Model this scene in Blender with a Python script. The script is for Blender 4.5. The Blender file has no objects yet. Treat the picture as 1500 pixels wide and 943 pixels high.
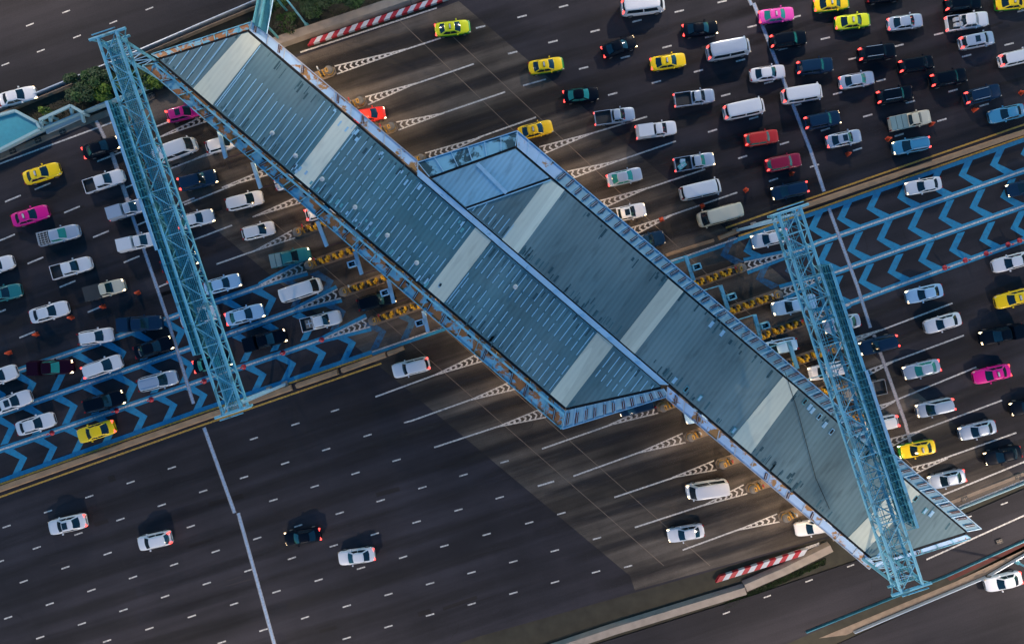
import bpy, bmesh, math, random
from mathutils import Vector, Matrix
random.seed(7)
SC = bpy.context.scene
COL = SC.collection
R = math.radians
S, H = 12.0, 83.0           # photo pixels per metre on the ground, camera height

# ------------------------------------------------------------------ camera
cam_d = bpy.data.cameras.new('camera'); cam = bpy.data.objects.new('camera', cam_d); COL.objects.link(cam)
cam.location = (0, 0, H); cam.rotation_euler = (0, 0, 0)
cam_d.sensor_width = 36; cam_d.lens = 36 * H / 125.0
cam_d.shift_y = -50 / 1500; cam_d.clip_end = 3000; cam_d.clip_start = 1
SC.camera = cam
# ------------------------------------------------------------------ world, dusk sky
w = bpy.data.worlds.new('World'); SC.world = w; w.use_nodes = True
wn = w.node_tree; bgn = wn.nodes['Background']
sky = wn.nodes.new('ShaderNodeTexSky'); sky.sky_type = 'NISHITA'; sky.sun_disc = False
sky.sun_elevation = R(3); sky.sun_rotation = R(30); sky.altitude = 50; sky.air_density = 1.0; sky.dust_density = 0.6; sky.ozone_density = 3.0
skyt = wn.nodes.new('ShaderNodeMix'); skyt.data_type = 'RGBA'; skyt.blend_type = 'MULTIPLY'; skyt.inputs[0].default_value = 1
skyt.inputs[7].default_value = (0.23, 0.72, 0.88, 1)      # deep blue hour tint of the whole sky
wn.links.new(sky.outputs[0], skyt.inputs[6]); wn.links.new(skyt.outputs[2], bgn.inputs[0]); bgn.inputs[1].default_value = 0.13
SC.view_settings.view_transform = 'Standard'; SC.view_settings.look = 'None'
SC.view_settings.gamma = 1; SC.view_settings.use_curve_mapping = False
SC.view_settings.exposure = 2.2
SC.render.resolution_x = 1024; SC.render.resolution_y = 643
LAMP_W = 1120.0
UNDER_W = 13.0

def W(px, py, z=0.0):
    k = (1 - z / H) / S
    return Vector(((px - 750) * k, (421.5 - py) * k, z))

# ------------------------------------------------------------------ materials
MATS = {}
def newmat(name):
    m = bpy.data.materials.new(name); m.use_nodes = True
    return m, m.node_tree, m.node_tree.nodes['Principled BSDF']
def N(t, kind, **kw):
    n = t.nodes.new(kind)
    for k, v in kw.items(): setattr(n, k, v)
    return n
def mat(name, col, rough=0.6, metal=0.0, var=0.12, scale=3.0, coat=0.0, emit=None, es=0.0, bump=0.0):
    if name in MATS: return MATS[name]
    m, t, b = newmat(name)
    b.inputs['Roughness'].default_value = rough; b.inputs['Metallic'].default_value = metal
    b.inputs['Coat Weight'].default_value = coat; b.inputs['Coat Roughness'].default_value = 0.08
    tc = N(t, 'ShaderNodeTexCoord'); no = N(t, 'ShaderNodeTexNoise')
    no.inputs['Scale'].default_value = scale; no.inputs['Detail'].default_value = 5
    t.links.new(tc.outputs['Object'], no.inputs['Vector'])
    mx = N(t, 'ShaderNodeMix', data_type='RGBA')
    mx.inputs[6].default_value = (*[c * (1 - var) for c in col], 1)
    mx.inputs[7].default_value = (*[min(1, c * (1 + var)) for c in col], 1)
    t.links.new(no.outputs[0], mx.inputs[0]); t.links.new(mx.outputs[2], b.inputs['Base Color'])
    if bump:
        bp = N(t, 'ShaderNodeBump'); bp.inputs['Strength'].default_value = bump; bp.inputs['Distance'].default_value = 0.02
        t.links.new(no.outputs[0], bp.inputs['Height']); t.links.new(bp.outputs[0], b.inputs['Normal'])
    if emit:
        b.inputs['Emission Color'].default_value = (*emit, 1); b.inputs['Emission Strength'].default_value = es
    MATS[name] = m
    if name.startswith('paint_'): b.inputs['Specular IOR Level'].default_value = .07 if max(col) < .1 else .4
    return m

def ramp(t, stops, interp='LINEAR'):
    r = N(t, 'ShaderNodeValToRGB'); r.color_ramp.interpolation = interp
    e = r.color_ramp.elements
    while len(e) > 1: e.remove(e[-1])
    e[0].position, e[0].color = stops[0][0], (*stops[0][1], 1)
    for p, c in stops[1:]:
        x = e.new(p); x.color = (*c, 1)
    return r

def road_mat(name, lo, hi, streak, crack=0.0, ang=18.5, speck=0.25):
    """asphalt or concrete with tyre and oil streaks running along the lanes"""
    m, t, b = newmat(name)
    tc = N(t, 'ShaderNodeTexCoord'); mp = N(t, 'ShaderNodeMapping')
    mp.inputs['Rotation'].default_value = (0, 0, R(-ang)); t.links.new(tc.outputs['Object'], mp.inputs[0])
    m2 = N(t, 'ShaderNodeMapping'); m2.inputs['Scale'].default_value = (0.016, 0.27, 1); t.links.new(mp.outputs[0], m2.inputs[0])
    n1 = N(t, 'ShaderNodeTexNoise'); n1.inputs['Scale'].default_value = 1.0; n1.inputs['Detail'].default_value = 4; n1.inputs['Roughness'].default_value = .55
    t.links.new(m2.outputs[0], n1.inputs['Vector'])
    r1 = ramp(t, [(0.40, (0, 0, 0)), (0.58, (1, 1, 1))]); t.links.new(n1.outputs[0], r1.inputs[0])
    n2 = N(t, 'ShaderNodeTexNoise'); n2.inputs['Scale'].default_value = 0.13; n2.inputs['Detail'].default_value = 8; n2.inputs['Roughness'].default_value = .62
    t.links.new(mp.outputs[0], n2.inputs['Vector'])
    n3 = N(t, 'ShaderNodeTexNoise'); n3.inputs['Scale'].default_value = 7.0; n3.inputs['Detail'].default_value = 6; n3.inputs['Roughness'].default_value = .75
    t.links.new(mp.outputs[0], n3.inputs['Vector'])
    m4 = N(t, 'ShaderNodeMapping'); m4.inputs['Scale'].default_value = (0.05, 1.3, 1); t.links.new(mp.outputs[0], m4.inputs[0])
    n4 = N(t, 'ShaderNodeTexNoise'); n4.inputs['Scale'].default_value = 1.0; n4.inputs['Detail'].default_value = 3
    t.links.new(m4.outputs[0], n4.inputs['Vector'])
    base = N(t, 'ShaderNodeMix', data_type='RGBA'); base.inputs[6].default_value = (*lo, 1); base.inputs[7].default_value = (*hi, 1)
    r2 = ramp(t, [(0.35, (0, 0, 0)), (0.68, (1, 1, 1))]); t.links.new(n2.outputs[0], r2.inputs[0]); t.links.new(r2.outputs[0], base.inputs[0])
    st = N(t, 'ShaderNodeMix', data_type='RGBA', blend_type='MULTIPLY'); st.inputs[0].default_value = 1.0
    rs = ramp(t, [(0.0, (1 - streak,) * 3), (1.0, (1.0,) * 3)]); t.links.new(r1.outputs[0], rs.inputs[0])
    t.links.new(base.outputs[2], st.inputs[6]); t.links.new(rs.outputs[0], st.inputs[7])
    s2 = N(t, 'ShaderNodeMix', data_type='RGBA', blend_type='MULTIPLY'); s2.inputs[0].default_value = 1.0
    rr = ramp(t, [(0.3, (1 - speck,) * 3), (0.7, (1 + speck,) * 3)]); t.links.new(n3.outputs[0], rr.inputs[0])
    t.links.new(st.outputs[2], s2.inputs[6]); t.links.new(rr.outputs[0], s2.inputs[7])
    s3 = N(t, 'ShaderNodeMix', data_type='RGBA', blend_type='MULTIPLY'); s3.inputs[0].default_value = 1.0
    rq = ramp(t, [(0.35, (1 - streak * .35,) * 3), (0.6, (1.05,) * 3)]); t.links.new(n4.outputs[0], rq.inputs[0])
    t.links.new(s2.outputs[2], s3.inputs[6]); t.links.new(rq.outputs[0], s3.inputs[7])
    t.links.new(s3.outputs[2], b.inputs['Base Color'])
    b.inputs['Roughness'].default_value = .8; b.inputs['Specular IOR Level'].default_value = .25
    bp = N(t, 'ShaderNodeBump'); bp.inputs['Strength'].default_value = .3; bp.inputs['Distance'].default_value = .01
    t.links.new(n3.outputs[0], bp.inputs['Height']); t.links.new(bp.outputs[0], b.inputs['Normal'])
    MATS[name] = m; return m

road_mat('asphalt', (0.025, 0.023, 0.029), (0.041, 0.037, 0.046), 0.42)
road_mat('concrete_slab', (0.080, 0.066, 0.056), (0.165, 0.136, 0.112), 0.70, speck=.3)
road_mat('service_asphalt', (0.025, 0.023, 0.028), (0.033, 0.030, 0.036), 0.35)

def paint_mat(name, col, wear=0.35, under=(0.05, 0.045, 0.045), scale=5.0):
    m, t, b = newmat(name)
    tc = N(t, 'ShaderNodeTexCoord'); no = N(t, 'ShaderNodeTexNoise'); no.inputs['Scale'].default_value = scale
    no.inputs['Detail'].default_value = 8; no.inputs['Roughness'].default_value = .7
    t.links.new(tc.outputs['Object'], no.inputs['Vector'])
    r = ramp(t, [(0.36, (wear,) * 3), (0.56, (.06,) * 3)]); t.links.new(no.outputs[0], r.inputs[0])
    mx = N(t, 'ShaderNodeMix', data_type='RGBA'); mx.inputs[6].default_value = (*col, 1); mx.inputs[7].default_value = (*under, 1)
    t.links.new(r.outputs[0], mx.inputs[0]); t.links.new(mx.outputs[2], b.inputs['Base Color'])
    b.inputs['Roughness'].default_value = .7
    MATS[name] = m; return m
paint_mat('white_paint', (0.70, 0.66, 0.62), .75)
paint_mat('faded_white_paint', (0.35, 0.35, 0.38), .8)
paint_mat('yellow_paint', (0.70, 0.38, 0.05), .7)
paint_mat('blue_paint', (0.008, 0.25, 0.45), .40, scale=2.2)
paint_mat('faded_blue_paint', (0.03, 0.13, 0.24), .85, scale=2.0)
paint_mat('rumble_paint', (0.34, 0.48, 0.68), .75, scale=9)
paint_mat('pale_rumble_paint', (0.55, 0.50, 0.52), .75, scale=9)

def rusty_mat(name, paint, rust=(0.20, 0.075, 0.025), amount=0.5, scale=1.2):
    m, t, b = newmat(name)
    tc = N(t, 'ShaderNodeTexCoord'); no = N(t, 'ShaderNodeTexNoise'); no.inputs['Scale'].default_value = scale
    no.inputs['Detail'].default_value = 6; no.inputs['Roughness'].default_value = .6; no.inputs['Distortion'].default_value = .4
    t.links.new(tc.outputs['Object'], no.inputs['Vector'])
    r = ramp(t, [(1 - amount - .03, (0, 0, 0)), (1 - amount + .02, (1, 1, 1))]); t.links.new(no.outputs[0], r.inputs[0])
    n2 = N(t, 'ShaderNodeTexNoise'); n2.inputs['Scale'].default_value = .5; n2.inputs['Detail'].default_value = 6
    t.links.new(tc.outputs['Object'], n2.inputs['Vector'])
    pa = N(t, 'ShaderNodeMix', data_type='RGBA'); pa.inputs[6].default_value = (*[c * .7 for c in paint], 1); pa.inputs[7].default_value = (*[c * 1.25 for c in paint], 1)
    t.links.new(n2.outputs[0], pa.inputs[0])
    mx = N(t, 'ShaderNodeMix', data_type='RGBA'); mx.inputs[7].default_value = (*rust, 1)
    t.links.new(r.outputs[0], mx.inputs[0]); t.links.new(pa.outputs[2], mx.inputs[6]); t.links.new(mx.outputs[2], b.inputs['Base Color'])
    b.inputs['Roughness'].default_value = .6
    MATS[name] = m; return m
rusty_mat('rusty_fascia', (0.17, 0.42, 0.56), (0.36, 0.13, 0.035), amount=.50, scale=.9)
rusty_mat('pale_fascia', (0.42, 0.58, 0.78), (0.40, 0.18, 0.05), amount=.43, scale=.7)
rusty_mat('stained_fascia', (0.22, 0.48, 0.62), (0.02, 0.07, 0.09), amount=.49, scale=.42)
rusty_mat('valley_sheet', (0.52, 0.70, 0.86), (0.16, 0.40, 0.55), amount=.36, scale=.35)
rusty_mat('clean_fascia', (0.27, 0.45, 0.54), (0.05, 0.11, 0.13), amount=.36, scale=.5)

def roof_mat(name, a, c, ang, ribs=.13, grime=.5):
    """profiled roof sheet: fine ribs across, sheet to sheet colour steps along, grime"""
    m, t, b = newmat(name)
    tc = N(t, 'ShaderNodeTexCoord'); mp = N(t, 'ShaderNodeMapping'); mp.inputs['Rotation'].default_value = (0, 0, R(ang))
    t.links.new(tc.outputs['Object'], mp.inputs[0])
    wv = N(t, 'ShaderNodeTexWave', wave_type='BANDS', bands_direction='X'); wv.inputs['Scale'].default_value = .62; wv.inputs['Distortion'].default_value = 0.2
    t.links.new(mp.outputs[0], wv.inputs['Vector'])
    m2 = N(t, 'ShaderNodeMapping'); m2.inputs['Scale'].default_value = (.13, .006, 1); t.links.new(mp.outputs[0], m2.inputs[0])
    n1 = N(t, 'ShaderNodeTexNoise'); n1.inputs['Scale'].default_value = 1; n1.inputs['Detail'].default_value = 2; t.links.new(m2.outputs[0], n1.inputs['Vector'])
    rs = ramp(t, [(0.0, (.80,) * 3), (.42, (.92,) * 3), (.5, (1.0,) * 3), (.56, (1.12,) * 3)], 'CONSTANT'); t.links.new(n1.outputs[0], rs.inputs[0])
    n2 = N(t, 'ShaderNodeTexNoise'); n2.inputs['Scale'].default_value = .06; n2.inputs['Detail'].default_value = 7; t.links.new(mp.outputs[0], n2.inputs['Vector'])
    r2 = ramp(t, [(0.38, (0, 0, 0)), (.62, (1, 1, 1))]); t.links.new(n2.outputs[0], r2.inputs[0])
    mx = N(t, 'ShaderNodeMix', data_type='RGBA'); mx.inputs[6].default_value = (*a, 1); mx.inputs[7].default_value = (*c, 1); t.links.new(r2.outputs[0], mx.inputs[0])
    mu = N(t, 'ShaderNodeMix', data_type='RGBA', blend_type='MULTIPLY'); mu.inputs[0].default_value = 1
    t.links.new(mx.outputs[2], mu.inputs[6]); t.links.new(rs.outputs[0], mu.inputs[7])
    m3 = N(t, 'ShaderNodeMapping'); m3.inputs['Scale'].default_value = (1.5, .35, 1); t.links.new(mp.outputs[0], m3.inputs[0])
    n3 = N(t, 'ShaderNodeTexNoise'); n3.inputs['Scale'].default_value = 1.2; n3.inputs['Detail'].default_value = 6; t.links.new(m3.outputs[0], n3.inputs['Vector'])
    r3 = ramp(t, [(0.30, (.55,) * 3), (.46, (1,) * 3)]); t.links.new(n3.outputs[0], r3.inputs[0])
    m5 = N(t, 'ShaderNodeMix', data_type='RGBA', blend_type='MULTIPLY'); m5.inputs[0].default_value = grime
    t.links.new(mu.outputs[2], m5.inputs[6]); t.links.new(r3.outputs[0], m5.inputs[7])
    m6 = N(t, 'ShaderNodeMix', data_type='RGBA', blend_type='MULTIPLY'); m6.inputs[0].default_value = ribs
    t.links.new(m5.outputs[2], m6.inputs[6]); t.links.new(wv.outputs[0], m6.inputs[7])
    t.links.new(m6.outputs[2], b.inputs['Base Color'])
    b.inputs['Roughness'].default_value = .65; b.inputs['Specular IOR Level'].default_value = .25
    bp = N(t, 'ShaderNodeBump'); bp.inputs['Strength'].default_value = ribs; bp.inputs['Distance'].default_value = .02
    t.links.new(wv.outputs[0], bp.inputs['Height']); t.links.new(bp.outputs[0], b.inputs['Normal'])
    MATS[name] = m; return m
roof_mat('roof_sheet', (0.085, 0.215, 0.255), (0.150, 0.245, 0.270), 37.4)
roof_mat('roof_sheet_grey', (0.135, 0.225, 0.250), (0.180, 0.265, 0.28), 37.4)
roof_mat('roof_sheet_bright', (0.22, 0.44, 0.58), (0.30, 0.50, 0.64), 37.4)
roof_mat('skylight_sheet', (0.66, 0.68, 0.58), (0.74, 0.75, 0.62), 37.4, .05, .25)

rusty_mat('steel_blue', (0.20, 0.50, 0.62), (0.11, 0.26, 0.30), amount=.42, scale=.8)
mat('steel_teal', (0.12, 0.38, 0.43), .5, .0, .35, 3.0)
mat('steel_pale', (0.36, 0.56, 0.72), .45, 0, .25, 2.0)
mat('sign_back', (0.03, 0.16, 0.22), .5, .3, .3, 2.0)
mat('sign_face_green', (0.01, 0.16, 0.09), .5)
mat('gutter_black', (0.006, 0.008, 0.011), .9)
mat('drum_grey', (0.13, 0.12, 0.115), .8, 0, .3, 2)
mat('drum_yellow', (0.45, 0.24, 0.02), .7, 0, .4, 4)
mat('smudge', (0.022, 0.075, 0.095), .7, 0, .5, 3)
mat('dirt_run', (0.05, 0.13, 0.155), .8, 0, .4, 3)
mat('seam', (0.34, 0.60, 0.78), .5)
mat('bracket_rust', (0.07, 0.02, 0.02), .7)
mat('galvanised', (0.55, 0.62, 0.70), .4, .5)
mat('concrete', (0.29, 0.24, 0.20), .85, 0, .35, 1.1, bump=.3)
mat('median_concrete', (0.30, 0.19, 0.11), .85, 0, .5, .8, bump=.3)
mat('kerb', (0.20, 0.15, 0.11), .85, 0, .4, 1.5)
mat('barrier_yellow', (0.58, 0.31, 0.01), .5)
mat('barrier_black', (0.02, 0.018, 0.018), .6)
mat('barrier_red', (0.36, 0.014, 0.026), .55)
mat('barrier_white', (0.48, 0.50, 0.54), .55)
mat('cone_orange', (0.75, 0.10, 0.04), .5)
mat('cone_red', (0.50, 0.015, 0.03), .5)
mat('cyan_roof', (0.03, 0.27, 0.36), .6, 0, .2, 2.0)
mat('pale_parapet', (0.27, 0.42, 0.46), .6)
mat('wall_paint', (0.35, 0.42, 0.45), .7)
mat('earth', (0.035, 0.032, 0.022), .95, 0, .6, .7, bump=.5)
mat('red_earth', (0.085, 0.02, 0.015), .9, 0, .5, 1.0)
mat('bark', (0.06, 0.045, 0.03), .9)
mat('leaf_dark', (0.025, 0.055, 0.016), .7, 0, .5, 2)
mat('leaf_mid', (0.035, 0.085, 0.014), .7, 0, .5, 2)
mat('leaf_light', (0.13, 0.20, 0.014), .7, 0, .4, 2)
mat('tyre', (0.012, 0.012, 0.013), .8)
mat('rim', (0.35, 0.36, 0.38), .35, .7)
mat('trim', (0.015, 0.015, 0.017), .5)
mat('glass', (0.006, 0.018, 0.030), .05, 0, .1, 3, coat=.6)
mat('glass_teal', (0.02, 0.20, 0.18), .08, 0, .2, 3, coat=.6)
mat('sunroof_glass', (0.01, 0.02, 0.03), .05, coat=.6)
mat('tail_off', (0.28, 0.012, 0.012), .25)
mat('tail_on', (0.6, 0.02, 0.02), .3, emit=(1.0, 0.06, 0.05), es=1.0)
mat('head_on', (0.9, 0.85, 0.75), .2, emit=(1.0, 0.70, 0.36), es=2.0)
mat('head_off', (0.6, 0.5, 0.38), .15)
mat('lamp_glow', (0.9, 0.8, 0.6), .4, emit=(1.0, 0.72, 0.38), es=12.0)
mat('canvas', (0.16, 0.26, 0.28), .85)
mat('bed_floor', (0.03, 0.032, 0.035), .7)
mat('bed_floor_tan', (0.16, 0.15, 0.14), .8)

PAINTS = dict(
    white=(0.68, 0.68, 0.72), silver=(0.40, 0.46, 0.56), grey=(0.30, 0.30, 0.30), black=(0.002, 0.006, 0.014),
    yellow=(0.95, 0.62, 0.003), lime=(0.70, 0.72, 0.01), orange=(0.88, 0.52, 0.006), green=(0.02, 0.26, 0.03),
    pink=(0.80, 0.07, 0.42), magenta=(0.72, 0.004, 0.25), purple=(0.42, 0.004, 0.18), red=(0.50, 0.026, 0.022), scarlet=(0.80, 0.03, 0.015),
    darkred=(0.26, 0.007, 0.04), navy=(0.008, 0.030, 0.070), blue=(0.05, 0.24, 0.42), teal=(0.02, 0.17, 0.19),
    paleblue=(0.32, 0.52, 0.74), maroon=(0.016, 0.004, 0.014), cream=(0.60, 0.54, 0.42))
for k, v in PAINTS.items(): mat('paint_' + k, v, .38, .05 if k not in ('silver', 'grey') else .35, .05, 6, coat=.2 if max(v) > .1 else .0)

# ------------------------------------------------------------------ mesh helpers
class MB:
    def __init__(s): s.v = []; s.f = []; s.m = []; s.sm = []; s.mats = []
    def mi(s, name):
        if name not in s.mats: s.mats.append(name)
        return s.mats.index(name)
    def add(s, vs, fs, mt, smooth=False):
        o = len(s.v); s.v += [tuple(v) for v in vs]; i = s.mi(mt)
        for f in fs: s.f.append([o + k for k in f]); s.m.append(i); s.sm.append(smooth)
    def box(s, c, sz, mt, rz=0.0, top=1.0):
        """box centred in xy, base at c.z"""
        cx, cy, cz = c; a, b, h = sz[0] / 2, sz[1] / 2, sz[2]; cs, sn = math.cos(rz), math.sin(rz); vs = []
        for z, k in ((0, 1), (h, top)):
            for x, y in ((-a, -b), (a, -b), (a, b), (-a, b)):
                x *= k; y *= k
                vs.append((cx + x * cs - y * sn, cy + x * sn + y * cs, cz + z))
        s.add(vs, [(3, 2, 1, 0), (4, 5, 6, 7), (0, 1, 5, 4), (1, 2, 6, 5), (2, 3, 7, 6), (3, 0, 4, 7)], mt)
    def slab(s, top, th, mt):
        n = len(top); vs = [tuple(p) for p in top] + [(p[0], p[1], p[2] - th) for p in top]
        ar = sum(top[i][0] * top[(i + 1) % n][1] - top[(i + 1) % n][0] * top[i][1] for i in range(n))
        f = [tuple(range(n)), tuple(range(2 * n - 1, n - 1, -1))] + [(i, n + i, n + (i + 1) % n, (i + 1) % n) for i in range(n)]
        if ar < 0: f = [tuple(reversed(q)) for q in f]
        s.add(vs, f, mt)
    def sheet(s, pts, mt):
        n = len(pts)
        ar = sum(pts[i][0] * pts[(i + 1) % n][1] - pts[(i + 1) % n][0] * pts[i][1] for i in range(n))
        s.add(pts, [tuple(range(n)) if ar > 0 else tuple(reversed(range(n)))], mt)
    def tube(s, a, b, r, mt, n=6, r2=None):
        a, b = Vector(a), Vector(b); d = b - a
        if d.length < 1e-6: return
        d.normalize(); u = d.orthogonal().normalized(); v = d.cross(u); r2 = r if r2 is None else r2
        vs = []
        for p, q in ((a, r), (b, r2)):
            for k in range(n):
                t = 2 * math.pi * k / n + .3; vs.append(p + u * (q * math.cos(t)) + v * (q * math.sin(t)))
        f = [(k, (k + 1) % n, n + (k + 1) % n, n + k) for k in range(n)] + [tuple(range(n - 1, -1, -1)), tuple(range(n, 2 * n))]
        s.add(vs, f, mt, False)
    def bar(s, a, b, wd, ht, mt, up=Vector((0, 0, 1))):
        """flat bar: rectangular section, width sideways, height up"""
        a, b = Vector(a), Vector(b); d = (b - a).normalized(); side = d.cross(up)
        if side.length < 1e-4: side = Vector((1, 0, 0))
        side.normalize(); u = side.cross(d).normalized(); vs = []
        for p in (a, b):
            for x, y in ((-1, -1), (1, -1), (1, 1), (-1, 1)): vs.append(p + side * (x * wd / 2) + u * (y * ht / 2))
        s.add(vs, [(3, 2, 1, 0), (4, 5, 6, 7), (0, 1, 5, 4), (1, 2, 6, 5), (2, 3, 7, 6), (3, 0, 4, 7)], mt)
    def lathe(s, c, prof, mt, n=14):
        cx, cy, cz = c; vs = []
        for r, z in prof:
            for k in range(n): t = 2 * math.pi * k / n; vs.append((cx + r * math.cos(t), cy + r * math.sin(t), cz + z))
        f = []
        for i in range(len(prof) - 1):
            for k in range(n): f.append((i * n + k, i * n + (k + 1) % n, (i + 1) * n + (k + 1) % n, (i + 1) * n + k))
        f.append(tuple((len(prof) - 1) * n + k for k in range(n))); f.append(tuple(reversed(range(n))))
        s.add(vs, f, mt, True)
    def mesh(s, name):
        me = bpy.data.meshes.new(name); me.from_pydata(s.v, [], s.f)
        for mname in s.mats: me.materials.append(MATS[mname])
        me.polygons.foreach_set('material_index', s.m); me.polygons.foreach_set('use_smooth', s.sm); me.update()
        return me
    def obj(s, name, parent=None):
        o = bpy.data.objects.new(name, s.mesh(name)); COL.objects.link(o)
        if parent: o.parent = parent
        return o

def tag(o, label=None, cat=None, group=None, kind=None):
    if label: o['label'] = label
    if cat: o['category'] = cat
    if group: o['group'] = group
    if kind: o['kind'] = kind
    return o
def thing(name, label, cat, loc=(0, 0, 0), rz=0.0, group=None):
    o = bpy.data.objects.new(name, None); COL.objects.link(o); o.location = loc; o.rotation_euler = (0, 0, rz); o.empty_display_size = .5
    return tag(o, label, cat, group)
def copy_tree(o, parent=None):
    c = o.copy(); COL.objects.link(c); c.parent = parent
    for ch in o.children: copy_tree(ch, c)
    return c
ORD = ['first', 'second', 'third', 'fourth', 'fifth', 'sixth', 'seventh', 'eighth', 'ninth', 'tenth', 'eleventh', 'twelfth', 'thirteenth', 'fourteenth', 'fifteenth']

# ------------------------------------------------------------------ ground, roads
def struct_sheet(name, polys, z, mt):
    b = MB()
    for p in polys: b.sheet([W(x, y) + Vector((0, 0, z)) for x, y in p], mt)
    return tag(b.obj(name), kind='structure')
b = MB(); b.sheet([(-900, -900, -.12), (900, -900, -.12), (900, 900, -.12), (-900, 900, -.12)], 'earth'); tag(b.obj('ground'), kind='structure')
def raised_sheet(name, polys, ztop, mt):
    b = MB()
    for p in polys: b.slab([W(x, y) + Vector((0, 0, ztop)) for x, y in p], .2, mt)
    return tag(b.obj(name), kind='structure')
raised_sheet('toll_road', [[(-5200, 2230), (-300, 345), (0, 222), (240, 127), (426, 83), (640, 10), (760, -60), (1150, -260), (6500, -2300),
                            (6500, -1150), (1500, 705), (1403, 743), (1200, 791), (1034, 838), (700, 932), (0, 1180), (-5200, 3020)]], 0.0, 'asphalt')
raised_sheet('service_road', [[(-5200, 2120), (0, 165), (300, 40), (420, -12), (700, -118), (1150, -320), (1150, -900), (-5200, -900)]], 0.0, 'service_asphalt')
raised_sheet('lower_service_road', [[(1108, 870), (1280, 812), (1403, 758), (1500, 716), (6500, -1100), (6500, -1000), (1500, 790), (1385, 843), (1100, 965), (700, 1110), (-3000, 2400), (-3000, 2180), (660, 1010)]], 0.0, 'service_asphalt')
raised_sheet('outer_road', [[(6500, -960), (1500, 812), (1445, 845), (1100, 1000), (700, 1150), (700, 1900), (6500, 1900)]], 0.0, 'service_asphalt')
struct_sheet('concrete_apron', [[(122, 174), (240, 131), (426, 87), (640, 14), (672, 2), (1490, 699), (1500, 708), (1403, 740), (1200, 788), (1034, 835), (930, 864), (923, 843)]], 0.004, 'concrete_slab')
# slab joints of the apron, cut parallel with the canopies
b = MB()
LN = [0]
def line_px(b, p, q, wpx, mt, z=.008):
    LN[0] += 1; z += (LN[0] % 37) * 3e-5
    a, c = W(*p), W(*q); d = (c - a).normalized(); n = Vector((-d.y, d.x, 0)) * (wpx / S / 2)
    b.sheet([a - n + Vector((0, 0, z)), c - n + Vector((0, 0, z)), c + n + Vector((0, 0, z)), a + n + Vector((0, 0, z))], mt)
for dx in (75, 150):
    line_px(b, (312 + dx, 314), (905 + dx * .9, 828), .8, 'kerb')
    line_px(b, (690 - dx * .7, 30), (1420 - dx, 690), .8, 'kerb')
for i in range(9):
    p = (455 + i * 60, 88 + i * 51)
tag(b.obj('slab_joint'), kind='structure')
road_mat('patched_asphalt', (0.017, 0.014, 0.015), (0.026, 0.022, 0.023), .3); road_mat('pale_patch', (0.045, 0.038, 0.037), (0.06, 0.05, 0.048), .3)
pb = MB(); rp_ = random.Random(12)
for k in range(46):
    x, y = (rp_.uniform(-20, 720), rp_.uniform(700, 940)) if k % 3 == 0 else (rp_.uniform(1000, 1500), rp_.uniform(0, 250)) if k % 3 == 1 else (rp_.uniform(0, 300), rp_.uniform(240, 470))
    L_ = rp_.uniform(8, 55); line_px(pb, (x, y), (x + L_, y - L_ * rp_.uniform(.25, .36)), rp_.uniform(1.0, 9) if k % 2 else .7, 'patched_asphalt' if k % 4 else 'pale_patch', .0042 + .00002 * k)
for k in range(120):   # sealed cracks wandering across the lanes
    x, y = rp_.uniform(-20, 1520), rp_.uniform(0, 940); a = rp_.uniform(-.6, .3) + (1.2 if k % 3 == 0 else 0)
    for q in range(rp_.randint(2, 6)):
        x2, y2 = x + math.cos(a) * rp_.uniform(3, 9), y + math.sin(a) * rp_.uniform(3, 9); line_px(pb, (x, y), (x2, y2), .55, 'patched_asphalt', .0072 + .00001 * k + .0001 * q); x, y = x2, y2; a += rp_.uniform(-.7, .7)
tag(pb.obj('road_patches'), kind='structure')

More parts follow.
